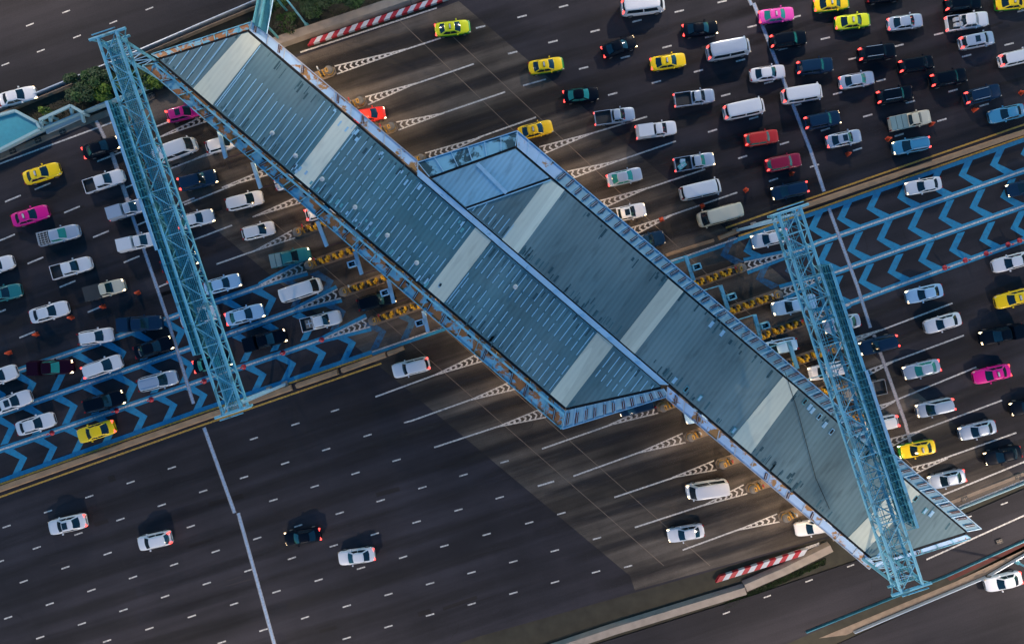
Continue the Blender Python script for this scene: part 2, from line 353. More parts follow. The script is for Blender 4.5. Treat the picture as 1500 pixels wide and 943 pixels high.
# tyre and oil bands worn into the lanes (soft edged strips of real staining)
def wear_mat(name, dens):
    m, t, b = newmat(name); uv = N(t, 'ShaderNodeUVMap'); sx = N(t, 'ShaderNodeSeparateXYZ'); t.links.new(uv.outputs[0], sx.inputs[0])
    a = N(t, 'ShaderNodeMath', operation='MULTIPLY_ADD'); a.inputs[1].default_value = 2; a.inputs[2].default_value = -1; t.links.new(sx.outputs[1], a.inputs[0])
    a2 = N(t, 'ShaderNodeMath', operation='MULTIPLY'); t.links.new(a.outputs[0], a2.inputs[0]); t.links.new(a.outputs[0], a2.inputs[1])
    a3 = N(t, 'ShaderNodeMath', operation='SUBTRACT', use_clamp=True); a3.inputs[0].default_value = 1; t.links.new(a2.outputs[0], a3.inputs[1])
    e = N(t, 'ShaderNodeMath', operation='MULTIPLY_ADD'); e.inputs[1].default_value = 2; e.inputs[2].default_value = -1; t.links.new(sx.outputs[0], e.inputs[0])
    e2 = N(t, 'ShaderNodeMath', operation='POWER'); e1 = N(t, 'ShaderNodeMath', operation='ABSOLUTE'); t.links.new(e.outputs[0], e1.inputs[0]); t.links.new(e1.outputs[0], e2.inputs[0]); e2.inputs[1].default_value = 3
    e3 = N(t, 'ShaderNodeMath', operation='SUBTRACT', use_clamp=True); e3.inputs[0].default_value = 1; t.links.new(e2.outputs[0], e3.inputs[1])
    tc = N(t, 'ShaderNodeTexCoord'); mp = N(t, 'ShaderNodeMapping'); mp.inputs['Rotation'].default_value = (0, 0, R(-18)); t.links.new(tc.outputs['Object'], mp.inputs[0])
    m2 = N(t, 'ShaderNodeMapping'); m2.inputs['Scale'].default_value = (.09, .9, 1); t.links.new(mp.outputs[0], m2.inputs[0])
    no = N(t, 'ShaderNodeTexNoise'); no.inputs['Scale'].default_value = 1; no.inputs['Detail'].default_value = 6; t.links.new(m2.outputs[0], no.inputs['Vector'])
    r = ramp(t, [(.30, (.15,) * 3), (.62, (1,) * 3)]); t.links.new(no.outputs[0], r.inputs[0])
    x = N(t, 'ShaderNodeMath', operation='MULTIPLY'); t.links.new(a3.outputs[0], x.inputs[0]); t.links.new(e3.outputs[0], x.inputs[1])
    y = N(t, 'ShaderNodeMath', operation='MULTIPLY'); t.links.new(x.outputs[0], y.inputs[0]); t.links.new(r.outputs[0], y.inputs[1])
    z = N(t, 'ShaderNodeMath', operation='MULTIPLY'); z.inputs[1].default_value = dens; t.links.new(y.outputs[0], z.inputs[0]); t.links.new(z.outputs[0], b.inputs['Alpha'])
    b.inputs['Base Color'].default_value = (.014, .012, .014, 1); b.inputs['Roughness'].default_value = .8; MATS[name] = m
wear_mat('tyre_wear', .92); wear_mat('light_tyre_wear', .50)
def bands(name, segs, wpx, mt, z=.0065):
    vs, fs, uvs = [], [], []
    for p, q in segs:
        a, c = W(*p), W(*q); d = (c - a).normalized(); n = Vector((-d.y, d.x, 0)) * (wpx / S / 2); o = len(vs); zz = Vector((0, 0, z))
        vs += [a - n + zz, c - n + zz, c + n + zz, a + n + zz]; fs.append((o, o + 1, o + 2, o + 3)); uvs += [(0, 0), (1, 0), (1, 1), (0, 1)]
    me = bpy.data.meshes.new(name); me.from_pydata([tuple(v) for v in vs], [], fs); me.materials.append(MATS[mt]); u = me.uv_layers.new(name='UVMap')
    for i, t in enumerate(uvs): u.data[i].uv = t
    o = bpy.data.objects.new(name, me); COL.objects.link(o); tag(o, kind='structure')
UP = [(492, 103), (537, 148), (582, 185), (625, 231), (792, 221), (833, 257), (880, 300), (925, 340), (985, 376)]
sg = [((440, 105), (760, 10))]
for (a, c) in zip(UP, UP[1:]):
    if c[0] - a[0] > 80: continue
    m = ((a[0] + c[0]) / 2, (a[1] + c[1]) / 2); sg.append(((m[0] - 40, m[1] + 13), (m[0] + 290, m[1] - 93)))
sg.append(((640, 215), (900, 135)))
DN = [(712, 520), (758, 562), (798, 604), (962, 598), (1002, 641), (1048, 681), (1092, 716), (1140, 758), (1180, 798)]
for (a, c) in zip(DN, DN[1:]):
    if c[0] - a[0] > 80: continue
    m = ((a[0] + c[0]) / 2, (a[1] + c[1]) / 2); sg.append(((m[0] + 60, m[1] - 20), (m[0] - 290, m[1] + 84)))
sg.append(((900, 605), (640, 690)))
LF = [(285, 150), (305, 172), (352, 210), (397, 250), (440, 292), (430, 343)]
for (a, c) in zip(LF, LF[1:]):
    m = ((a[0] + c[0]) / 2, (a[1] + c[1]) / 2); sg.append(((m[0] + 50, m[1] - 18), (m[0] - 170, m[1] + 62)))
RT = [(1188, 466), (1225, 508), (1240, 560), (1270, 604), (1300, 650), (1330, 692), (1370, 725)]
for (a, c) in zip(RT, RT[1:]):
    m = ((a[0] + c[0]) / 2, (a[1] + c[1]) / 2); sg.append(((m[0] - 50, m[1] + 20), (m[0] + 200, m[1] - 78)))
bands('tyre_wear_bands', sg, 21, 'tyre_wear')
rows = [((10, 770.6), (490, 601)), ((54, 801.8), (597, 617)), ((35, 851), (660, 650)), ((73, 884), (739, 676)), ((120, 913), (800, 708)), ((157, 938), (822, 751)), ((386, 922), (874, 788)), ((508, 934), (930, 826))]
s2 = []
def at(l, x): (a, b_), (c, d) = l; return b_ + (d - b_) * (x - a) / (c - a)
for l1, l2 in zip(rows, rows[1:]):
    f = lambda x: (at(l1, x) + at(l2, x)) / 2; s2.append(((-250, f(-250)), (420, f(420)))); s2.append(((200, f(200)), (860, f(860))))
for k in range(-1, 8):
    y0 = 40 + k * 46; s2.append(((680 + k * 45, y0 + (320 - k * 45) * .255), (1250, y0 - 250 * .26))); s2.append(((1050, y0 - 50 * .24), (1620, y0 - 620 * .28)))
for k in range(8): s2.append(((-150, 330 + k * 41 + 45), (330, 330 + k * 41 - 135)))
for k in range(6): s2.append(((1280, 500 + k * 47), (1700, 340 + k * 47)))
bands('lane_wear_bands', s2, 22, 'light_tyre_wear', .0055)
# ------------------------------------------------------------------ painted markings
wm, ym, bm, bl2, rm = MB(), MB(), MB(), MB(), MB()
def dash(cx, cy, ln, ang, wd=2.3):
    a = R(ang); dx, dy = math.cos(a) * ln / 2, -math.sin(a) * ln / 2
    line_px(wm, (cx - dx, cy - dy), (cx + dx, cy + dy), wd, 'white_paint', .016)
for x, y in [(764.7, 24.5), (825.6, 9.6), (871.8, 45.7), (810, 61.4), (751, 77.5), (704, 40), (854.8, 100), (897.5, 138), (1057.7, 2.8), (995, 16.8), (933, 31), (1166, 25), (1101.8, 39), (1039.5, 54), (977, 68.8), (916, 84), (1084.8, 88.7), (1023, 104.3), (961.4, 120.4), (1167, 154), (1126, 121), (1063, 139.5), (1104, 173), (1043.7, 191.8), (1149, 210), (1087.8, 230.3), (1132.9, 263.5), (1209, 56.5), (1375, 50), (1316.7, 67), (1249.5, 86), (1478, 65), (1415.8, 82), (1290.5, 118), (1226.8, 137), (1333.5, 149.6), (1271, 169.6), (1209, 190), (1441.5, 154), (1379.7, 176), (1317, 198), (1256, 219), (1497, 16), (1193, 243), (1147, 72), (1188, 104), (1354, 102), (1396, 133)]:
    dash(x, y, 14, 14 + max(0, (y - 100) * .03))
for x, y in [(62.5, 273), (105.5, 307), (10.5, 348), (148, 343), (52, 381.5), (193.7, 271), (193, 379.7), (40, 490), (140, 452.5), (239, 417.5), (-3, 458), (99, 416), (210, 326), (19, 291), (286, 400)]:
    dash(x, y, 25, 22.5, 2.2)
dash(162, 229, 42, 21.5, 2.2)
for x, y in [(8, 94.5), (44, 36.6), (60, 74.7), (97, 17.5), (113, 54), (166, 33), (150, -3), (219, 13)]: dash(x, y, 12, 21, 1.8)
LLOW = [(70.4, 748.7), (131, 726.8), (191.5, 706), (251.8, 684.8), (9.8, 770.6), (115, 781.4), (54, 801.8), (176.5, 760.3), (237, 739.4), (297.7, 719), (96, 830.7), (157.7, 810.3), (218, 790), (279.6, 770.6), (255, 826.3), (316, 807), (372, 642), (432.7, 621), (490.7, 601), (357.5, 698.7), (417.8, 678), (477.8, 658), (538.4, 637.4), (597.7, 617.3), (400.5, 732), (461, 712), (520.9, 692.8), (580.9, 673.7), (376.8, 788), (437, 769.6), (497.7, 751), (557.7, 732.7), (427.6, 817), (489, 798.7), (549, 781.7), (590.5, 815.5), (528.9, 831.4), (364, 835), (678.9, 695.4), (618.6, 713.7), (739, 676), (732, 728.4), (671.6, 746.4), (610.3, 764), (712.9, 782.2), (651, 799), (775.3, 765.2), (822.4, 751.5), (812.6, 806), (752, 822), (690.7, 838), (874.5, 788), (920, 829),
        (195, 845), (134, 864), (73, 884), (12, 904), (35, 851), (303, 854), (242, 873), (181, 893), (120, 913), (59, 933), (467, 849), (405, 866), (343, 884), (281, 902), (219, 920), (157, 938), (630, 854), (569, 870), (508, 887), (447, 904), (386, 922), (325, 940), (752, 868), (813, 852), (873, 837), (691, 884), (630, 900), (569, 917), (508, 934), (0, 822)]
for x, y in LLOW: dash(x, y, 12.5, 19 - max(0, (x - 200) * .006), 2.0)
dash(799.7, 708, 25, 16.5, 2.4); dash(783, 121, 35, 16, 2.2)
for x, y in [(1246, 828), (1471, 737), (1185, 850), (1418, 757), (1124, 873), (1064, 897)]: dash(x, y, 11, 20, 1.8)
# long white lane lines
for p, q in [((0, 240), (182, 173)), ((600, 71), (646, 56)), ((600, 126), (694, 94)), ((640, 169), (740, 135)), ((700, 202), (785, 172)), ((862, 197), (948, 171)),
             ((905, 236), (990, 207)), ((945, 277), (1033, 248)), ((978, 317), (1080, 282)), ((220, 206), (236, 200)), ((300, 228), (240, 251)), ((285, 290), (238, 309)), ((225, 187), (268, 171)),
             ((285, 351), (340, 330)), ((317, 387), (380, 365)), ((270, 300), (345, 270)), ((1255, 497), (1395, 444)), ((1290, 536), (1412, 491)), ((1293, 593.6), (1430, 537.6)), ((1330, 637), (1468, 586)),
             ((1360, 679), (1488.7, 633.5)), ((1380, 725), (1500, 676)), ((1500, 676), (1700, 598)), ((1357, 819), (1500, 754.6)), ((1500, 754.6), (1700, 670)), ((550, 581), (640, 548)), ((600, 617), (693, 584)), ((636, 655), (734, 623)), ((794, 657), (900, 620)),
             ((840, 697), (940, 661)), ((900, 728), (993, 697)), ((930, 772), (1035, 738)), ((1000, 805), (1085, 774)), ((440, 77), (640, 12)), ((1060, 842), (1200, 795)), ((330, 438), (400, 413)), ((545, 515.5), (655, 477)), ((982, 383), (1080, 349)), ((225, 128), (0, 218)), ((1404, 742), (1500, 703)), ((1200, 797), (1160, 812)),
             ((620, 12), (672, -6))]:
    line_px(wm, p, q, 2.2, 'white_paint', .016)
# blue painted bands carrying a white centre line
for pts, off in [([(-60, 579), (24.5, 543.5), (193.7, 486), (266, 459.5), (322, 440), (385, 418)], 0), ([(-60, 626), (0, 606.5), (282, 508.5), (444.7, 450)], 0), ([(-60, 680), (0, 659), (300, 556), (470, 498)], 0),
                 ([(1172, 367), (1200, 355), (1500, 250), (1700, 180)], 0), ([(1215, 402), (1500, 301.5), (1700, 231)], 0), ([(1235, 448), (1310, 420), (1500, 351.6), (1700, 282)], 0)]:
    for p, q in zip(pts, pts[1:]):
        line_px(bm, p, q, 9, 'blue_paint', .008); line_px(wm, p, q, 2.6, 'white_paint', .016)
for p, q in [((-60, 725), (0, 704)), ((0, 704), (300, 598)), ((300, 598), (545, 515.5)), ((1700, 136), (1500, 205)), ((1500, 205), (1200, 310)), ((1200, 310), (1080, 351)), ((982, 386), (1080, 352)), ((545, 518), (652, 481))]:
    line_px(bm, p, q, 6, 'blue_paint', .008)
for p, q in [((-60, 730), (0, 709)), ((0, 709), (300, 603)), ((300, 603), (545, 520)), ((-60, 748), (0, 727.6)), ((0, 727.6), (300, 621)), ((300, 621), (559, 532)), ((1063, 334), (1200, 286)), ((1200, 286), (1450, 200)), ((1450, 200), (1700, 114)),
             ((1082, 346), (1200, 305)), ((1200, 305), (1500, 200)), ((1500, 200), (1700, 130))]:
    line_px(ym, p, q, 2.6, 'yellow_paint', .012)
def chevron(b, x, y, sgn, mt, z=.0098, sc=1.0):
    pts = [(0, 0), (12.2, -25), (23.5, -28), (11.2, -2.2), (35.5, 9.0), (23, 14.5)]
    tri = [(0, 1, 2, 3), (0, 3, 4, 5)]
    for f in tri: b.sheet([W(x + sgn * pts[i][0] * sc, y + sgn * pts[i][1] * sc) + Vector((0, 0, z)) for i in f], mt)
for x, y in [(1184, 335), (1226, 321), (1269, 306), (1314, 290), (1359, 273), (1404, 257), (1450, 242), (1495, 226), (1197, 383), (1241, 367), (1284, 351), (1329.5, 335), (1374.5, 320), (1420, 304.5), (1465, 289), (1510, 273), (1212, 431), (1257, 413.5), (1300, 399), (1345, 382), (1390, 367), (1434.5, 352), (1480, 335), (1089, 368)]: chevron(bm, x, y, 1, 'blue_paint')
for x, y in [(1055, 374), (1150, 397), (1107, 409), (1138, 350)]: chevron(bl2, x, y, 1, 'faded_blue_paint')
for x, y in [(272, 484), (317, 468), (361, 453), (405, 437), (228, 500), (185.5, 515), (141, 531), (97, 546), (53.6, 561), (9, 577), (330, 518), (286, 534), (243, 549), (201, 563), (157, 579), (114, 594), (70, 609), (24, 624), (375, 503), (419, 487.5), (463, 472),
             (40, 670), (-4, 685), (84, 654.6), (127, 639), (172, 623), (216, 609), (260, 592.5), (304, 578), (347, 563), (390.5, 548), (434, 532), (478, 516.7), (521.6, 501.5)]: chevron(bm, x, y, -1, 'blue_paint')
for x, y in [(489, 411), (507, 456), (566, 485), (610, 470), (449, 422)]: chevron(bl2, x, y, -1, 'faded_blue_paint')
# perpendicular rumble bars
def rumble(pts, mt, wd=4.6):
    for p, q in zip(pts, pts[1:]):
        line_px(rm, p, q, wd + .6, 'faded_white_paint', .0185); line_px(rm, p, q, wd - 1.9, mt, .020)
rumble([(140, 175), (154, 203)], 'pale_rumble_paint'); rumble([(163, 222), (191, 305)], 'pale_rumble_paint', 6); rumble([(191, 308), (228.6, 417), (245, 465.3), (283.5, 591)], 'rumble_paint')
rumble([(299, 626), (343.8, 750.8)], 'rumble_paint', 5); rumble([(349, 751), (374.7, 843), (402, 943), (420, 1000)], 'rumble_paint', 5)
rumble([(1094, -8), (1101, 8)], 'rumble_paint'); rumble([(1104, 5), (1187, 220), (1207, 280.5)], 'rumble_paint', 5); rumble([(1214, 305), (1256, 420), (1275, 480)], 'rumble_paint'); rumble([(1280, 490), (1326, 619), (1332, 642), (1340, 668)], 'pale_rumble_paint')
# painted gore hatching before every island: (nose, tip, half width px at nose, blue edge?)
GORES = [((492, 103), (600, 71), 6, 0), ((537, 148), (610, 122), 6, 0), ((582, 185), (650, 166), 6, 0), ((625, 231), (705, 201), 7, 0), ((792, 221), (868, 195), 6, 0), ((833, 257), (908, 235), 6, 0), ((880, 300), (950, 275), 6, 0), ((925, 340), (985, 315), 6, 0),
         ((305, 172), (234, 201), 5, 0), ((352, 210), (285, 233), 5, 0), ((397, 250), (325, 275), 5, 0), ((440, 292), (370, 318), 5, 0), ((430, 343), (372, 368), 6, 0), ((447, 391), (380, 418), 7, 1), ((497, 430), (430, 455), 7, 1), ((540, 472), (470, 498), 7, 1),
         ((712, 520), (635, 550), 7, 0), ((758, 562), (688, 586), 7, 0), ((798, 604), (728, 625), 7, 0), ((962, 598), (890, 623), 7, 0), ((1002, 641), (935, 663), 7, 0), ((1048, 681), (985, 699), 7, 0), ((1092, 716), (1030, 740), 7, 0), ((1140, 758), (1080, 776), 6, 0),
         ((1092, 390), (1174, 366), 6, 1), ((1145, 429), (1222, 400), 6, 1), ((1188, 466), (1245, 446), 6, 1), ((1225, 508), (1290, 483), 6, 0), ((1240, 560), (1315, 526), 6, 0), ((1270, 604), (1310, 588), 6, 0), ((1300, 650), (1350, 630), 6, 0), ((1330, 692), (1388, 671), 6, 0)]
for (nx, ny), (tx, ty), hw, blue in GORES:
    dx, dy = tx - nx, ty - ny; L = math.hypot(dx, dy); ux, uy = dx / L, dy / L; vx, vy = -uy, ux
    e1, e2 = (nx + vx * hw, ny + vy * hw), (nx - vx * hw, ny - vy * hw)
    for e in (e1, e2):
        if blue:
            s_ = 1 if e is e1 else -1
            line_px(bm, (e[0] + vx * 4 * s_, e[1] + vy * 4 * s_), (tx + vx * 2 * s_, ty + vy * 2 * s_), 5, 'blue_paint', .0102)
        line_px(wm, e, (tx, ty), 1.8, 'white_paint', .016)
    n = int(L / 9.0)
    for k in range(n):
        t = (k + .5) / (n + 1.0); c0 = (nx + dx * t, ny + dy * t); hh = hw * (1 - t) * .8
        if hh < 1.2: break
        tip = (c0[0] - ux * 0, c0[1] - uy * 0)
        for sg in (-1, 1):
            line_px(wm, tip, (c0[0] + ux * 4.2 + vx * hh * sg, c0[1] + uy * 4.2 + vy * hh * sg), 2.2, 'white_paint', .020 + .001 * sg)
tag(wm.obj('white_lane_markings'), kind='structure'); tag(ym.obj('yellow_edge_lines'), kind='structure'); tag(bm.obj('blue_lane_markings'), kind='structure')
tag(bl2.obj('faded_blue_arrows'), kind='structure'); tag(rm.obj('rumble_strip_paint'), kind='structure')

# ------------------------------------------------------------------ concrete medians (kerbs)
def median(name, pts, wpx, h, mt, label, cat='median'):
    b = MB()
    for p, q in zip(pts, pts[1:]):
        a, c = W(*p), W(*q); d = (c - a).normalized(); n = Vector((-d.y, d.x, 0)) * (wpx / S / 2); z = Vector((0, 0, h))
        n2 = n * .62
        vs = [a - n, c - n, c + n, a + n, a - n2 + z, c - n2 + z, c + n2 + z, a + n2 + z]
        b.add(vs, [(4, 5, 6, 7), (0, 1, 5, 4), (1, 2, 6, 5), (2, 3, 7, 6), (3, 0, 4, 7)], mt)
    return tag(b.obj(name), label, cat)
median('median_barrier', [(-300, 822), (0, 716), (300, 611), (428, 567)], 9, .5, 'median_concrete', 'long tan concrete median barrier at left between blue lanes and dark open road', 'barrier')
median('median_barrier', [(436, 564.5), (496, 544)], 8, .8, 'median_concrete', 'short tan concrete median block just right of the lattice column at left', 'barrier')
median('median_barrier', [(502, 542), (566, 519)], 8, .8, 'median_concrete', 'short tan concrete median block nearest the long canopy at lower left', 'barrier')
median('median_barrier', [(569, 518), (592, 509)], 7, .8, 'median_concrete', 'stubby end block of the tan median left of the canopy edge', 'barrier')
median('median_barrier', [(1160, 308), (1200, 294.5), (1480, 200), (1800, 96)], 8, .8, 'median_concrete', 'long tan concrete median barrier at right above the blue arrow lanes', 'barrier')
median('median_barrier', [(1052, 349), (1080, 338)], 7, .8, 'median_concrete', 'short tan median block left of the right truss column', 'barrier')
median('median_barrier', [(975, 374), (1045, 352)], 5, .35, 'median_concrete', 'low tan kerb of the median beside right canopy edge', 'kerb')
median('kerb', [(-300, 340), (0, 218), (160, 153), (240, 122)], 3, .9, 'pale_parapet', 'pale blue concrete parapet above the upper left lanes', 'parapet')
median('footway_kerb', [(-300, 352), (0, 230), (110, 184), (225, 140)], 10, .12, 'kerb', 'low tan kerb strip below the pale parapet at upper left', 'kerb')
median('guard_rail', [(-300, 290), (0, 163), (160, 97), (300, 37), (415, -12)], 2.4, .8, 'galvanised', 'grey steel guard rail along the upper left service road', 'guard rail')
median('guard_rail', [(-300, 297), (0, 170), (160, 104), (300, 44), (415, -4)], 2.2, .6, 'kerb', 'brownish rail behind the grey guard rail at upper left', 'guard rail')
median('kerb', [(399, 66), (450, 48), (505, 30), (600, -2), (700, -44)], 19, .7, 'concrete', 'broad rounded tan concrete kerb above the red and white barrier', 'kerb')
median('kerb', [(1090, 858), (1150, 832), (1215, 800)], 17, .6, 'concrete', 'broad tan concrete kerb below the lower red and white barrier', 'kerb')
median('kerb', [(660, 1000), (900, 920), (1090, 862)], 17, .6, 'concrete', 'long tan concrete kerb at the bottom edge of the open road', 'kerb')
median('kerb', [(1385, 738), (1500, 693), (1700, 612)], 7, .12, 'kerb', 'low tan kerb beside the lower right lanes', 'kerb')
median('kerb', [(1403.6, 745), (1500, 706.5), (1700, 626)], 2, .35, 'pale_parapet', 'pale blue parapet between lower right lanes and dark service road', 'parapet')
median('kerb', [(1180, 925), (1385, 843), (1500, 791), (1700, 700)], 2, .3, 'sign_back', 'teal railing of the dark service road at bottom right corner', 'railing')
median('guard_rail', [(1250, 925), (1445, 843), (1500, 811), (1700, 700)], 1.8, .4, 'galvanised', 'pale guard rail beside the outer road at bottom right corner', 'guard rail')
struct_sheet('verge_strip', [[(1388, 846), (1500, 794), (1700, 703), (1700, 708), (1500, 801), (1392, 851)]], -.10, 'red_earth')
struct_sheet('verge_pavement', [[(1200, 935), (1400, 852), (1500, 803), (1700, 712), (1700, 696), (1500, 808), (1440, 845), (1240, 930)]], -.095, 'kerb')
# red and white striped barriers
def striped(p, q, n, label):
    root = thing('striped_barrier', label, 'barrier', W(*p)); off = -W(*p)
    a, c = W(*p), W(*q); d = (c - a) / n; u = d.normalized(); nn = Vector((-u.y, u.x, 0)) * .30; z = Vector((0, 0, .5))
    for k in range(n):
        o = a + d * k + off; e = o + d; sh = u * .35; b = MB()
        vs = [o - nn - sh, e - nn - sh, e + nn + sh, o + nn + sh]; vs += [v + z for v in vs]
        vs = [Vector(v) for v in vs]
        b.add(vs, [(4, 5, 6, 7), (0, 1, 5, 4), (1, 2, 6, 5), (2, 3, 7, 6), (3, 0, 4, 7)], 'barrier_red' if k % 2 == 0 else 'barrier_white'); b.obj('stripe_block', root)
striped((455, 64), (660, -4), 24, 'red and white striped concrete barrier along the top edge of the upper lanes')
striped((1050, 846), (1178, 806), 14, 'red and white striped concrete barrier along the lower edge near right canopy')

# ------------------------------------------------------------------ vegetation and small buildings on the verge
def foliage(name, label, px, py, r, h, n, mts, squash=.7, stem=True, cat='bush', group=None):
    c = W(px, py); root = thing(name, label, cat, (c.x, c.y, -.12), 0, group)
    tk = MB(); tk.tube((0, 0, 0), (.1, .05, h * .6), .14, 'bark', 7, .07)
    for k in range(5):
        a = k * 1.26 + .3; tk.tube((0.05, 0, h * .35), (math.cos(a) * r * .5, math.sin(a) * r * .5, h * .75), .06, 'bark', 5, .02)
    tk.obj('trunk', root)
    cr = MB(); rnd = random.Random(px * 31 + py)
    clumps = [(rnd.uniform(-.75, .75) * r, rnd.uniform(-.75, .75) * r * squash, h * rnd.uniform(.45, .85), rnd.uniform(.28, .5) * r, rnd.choice(mts)) for _ in range(11)]
    for i in range(n):
        x0, y0, z0, rr, mt = rnd.choice(clumps)
        th, ph = rnd.uniform(0, 6.283), math.acos(rnd.uniform(-.3, 1)); q = rr * rnd.uniform(.6, 1.0)
        p = Vector((x0 + q * math.sin(ph) * math.cos(th), y0 + q * math.sin(ph) * math.sin(th), z0 + q * .6 * math.cos(ph)))
        u = Vector((rnd.gauss(0, 1), rnd.gauss(0, 1), rnd.gauss(0, .5))).normalized(); v = u.cross(Vector((rnd.gauss(0, .4), rnd.gauss(0, .4), 1))).normalized()
        s_ = rnd.uniform(.09, .2)
        cr.add([p - u * s_, p + v * s_ * .6, p + u * s_, p - v * s_ * .6], [(0, 1, 2, 3)], mt if rnd.random() < .8 else rnd.choice(mts))
    cr.obj('crown', root); return root
D3 = ['leaf_dark', 'leaf_dark', 'leaf_mid']
foliage('bush', 'dark green bush beside the pale frame structure, upper left verge', 128, 130, 2.0, 2.4, 2600, D3, .9)
foliage('bush', 'yellow green bush just left of the left truss foot on the verge', 155, 142, 1.3, 1.8, 1800, ['leaf_light', 'leaf_light', 'leaf_mid'], .9)
foliage('bush', 'dark bush behind the yellow green bush, nearer the service road', 150, 122, 1.6, 2.2, 2000, D3, .8)
foliage('bush', 'dark bush seen through the left truss on the verge', 185, 120, 1.7, 2.0, 2000, D3, .8)
foliage('bush', 'bush at the canopy corner beneath the rusty fascia end', 225, 118, 1.5, 1.8, 1500, ['leaf_dark', 'leaf_mid', 'leaf_light'], .8)
TR = 'trees and shrubs on the top verge'
foliage('tree', 'dark tree at the top edge just right of the blue lamp post', 462, 10, 2.6, 4.2, 4200, D3, .8, cat='tree', group=TR)
foliage('tree', 'dark tree at the top edge furthest right on the verge', 515, -2, 2.4, 3.8, 3600, D3, .7, cat='tree', group=TR)
foliage('shrub', 'low shrub between canopy corner and lamp post at top', 425, 38, 1.5, 1.3, 1600, ['leaf_dark', 'leaf_mid', 'earth'], .8, cat='shrub', group=TR)
foliage('shrub', 'shrub left of the blue lamp post at the top edge', 412, 12, 1.7, 2.0, 1800, D3, .8, cat='shrub', group=TR)
foliage('shrub', 'small shrub strip on the verge left of the bushes', 70, 165, .9, .6, 700, ['leaf_light', 'leaf_mid'], .4, cat='shrub')
# grass tufts on the verges
g = MB(); rg = random.Random(3)
for i in range(9000):
    if i % 3:
        t = rg.random(); x = t * 620 - 20; ya = 166 - x * .415; yb = 214 - x * .385 if x < 240 else 122 - (x - 240) * .3
        y = rg.uniform(ya + 12, max(ya + 14, yb))
    else:
        x = rg.uniform(1060, 1210); y = 866 - (x - 1100) * .36 + rg.uniform(8, 22) - 20
        y = 862 - (x - 1090) * .45 + rg.uniform(9, 18)
    p = W(x, y) + Vector((0, 0, -.12)); a = rg.uniform(0, 6.28); s_ = rg.uniform(.05, .14)
    g.add([p, p + Vector((math.cos(a) * s_, math.sin(a) * s_, 0)), p + Vector((rg.uniform(-.1, .1), rg.uniform(-.1, .1), rg.uniform(.08, .22)))], [(0, 1, 2)], rg.choice(['leaf_dark', 'leaf_mid', 'leaf_dark']))
tag(g.obj('verge_grass'), 'patchy dark grass growing on the verge strips beside the toll road', 'grass', kind='stuff')

for x, y in [(20, 222), (57, 206), (93, 194), (224, 141), (1412, 730), (1490, 697), (1463, 792)]:
    b = MB(); c = W(x, y); b.box((c.x, c.y, .10), (.8, .55, .06), 'barrier_black', R(20)); b.box((c.x, c.y, .161), (.6, .08, .01), 'kerb', R(20))
    b.box((c.x, c.y, .162), (.08, .4, .01), 'kerb', R(20)); tag(b.obj('drain_cover'), kind='structure')
# guard building with cyan flat roof at the left edge
def wall_ring(b, pts, z0, z1, th, mt):
    n = len(pts); cx = sum(p.x for p in pts) / n; cy = sum(p.y for p in pts) / n; c = Vector((cx, cy, 0))
    for i in range(n):
        a, d = pts[i], pts[(i + 1) % n]; m = (d - a).normalized(); b.bar(Vector((a.x, a.y, (z0 + z1) / 2)), Vector((d.x, d.y, (z0 + z1) / 2)), th, z1 - z0, mt)
root = thing('guard_building', 'low guard building with a flat cyan roof and pale parapet at the left edge', 'building', (0, 0, 0))
zb = 0.95
rp = [W(*p, zb) for p in [(-60, 186), (24, 163), (56, 180), (61, 190), (0, 221), (-60, 246)]]
b = MB(); b.slab(rp, .15, 'cyan_roof'); b.obj('roof', root)
b = MB(); wall_ring(b, rp, zb - .05, zb + .35, .3, 'pale_parapet'); b.obj('parapet', root)
b = MB(); cpt = sum(rp, Vector()) / len(rp)
b.slab([cpt + (p - cpt) * .93 + Vector((0, 0, -.17)) for p in rp], zb + .1, 'wall_paint'); b.obj('wall', root)
root = thing('planter_frame', 'small pale concrete frame structure with open bays beside the cyan roof', 'structure', (0, 0, 0))
fz = 1.35
fp = [(58, 176), (104, 155), (123, 166), (123, 168)]
b = MB()
for p, q in zip(fp, fp[1:]): b.bar(W(*p, fz), W(*q, fz), .32, .3, 'pale_parapet')
b.obj('frame_beam', root)
for p in [(60, 178), (73, 171), (104, 158), (120, 166)]:
    b = MB(); c = W(*p, fz); b.bar(c, W(p[0] + 3, p[1] + 13, .3), .35, .25, 'pale_parapet'); b.bar(Vector((c.x, c.y, -.1)), c, .3, .3, 'pale_parapet'); b.obj('frame_post', root)
b = MB(); b.slab([W(*p, .4) for p in [(66, 190), (118, 167), (122, 172), (68, 196)]], .5, 'wall_paint'); b.obj('base_slab', root)

# ------------------------------------------------------------------ canopies
ZR = 7.0
def clip(p, q, poly):
    """clip segment p-q (pixel) with a convex polygon"""
    t0, t1 = 0.0, 1.0; n = len(poly); ar = sum(poly[i][0] * poly[(i + 1) % n][1] - poly[(i + 1) % n][0] * poly[i][1] for i in range(n)); sg = 1 if ar > 0 else -1
    for i in range(n):
        a, c = poly[i], poly[(i + 1) % n]; nx, ny = -(c[1] - a[1]) * sg, (c[0] - a[0]) * sg
        d0 = (p[0] - a[0]) * nx + (p[1] - a[1]) * ny; d1 = (q[0] - a[0]) * nx + (q[1] - a[1]) * ny
        if d0 < 0 and d1 < 0: return None
        if d0 < 0: t0 = max(t0, d0 / (d0 - d1))
        elif d1 < 0: t1 = min(t1, d0 / (d0 - d1))
    if t1 <= t0: return None
    f = lambda t: (p[0] + (q[0] - p[0]) * t, p[1] + (q[1] - p[1]) * t)
    return f(t0), f(t1)
def lerp2(p, q, t): return (p[0] + (q[0] - p[0]) * t, p[1] + (q[1] - p[1]) * t)
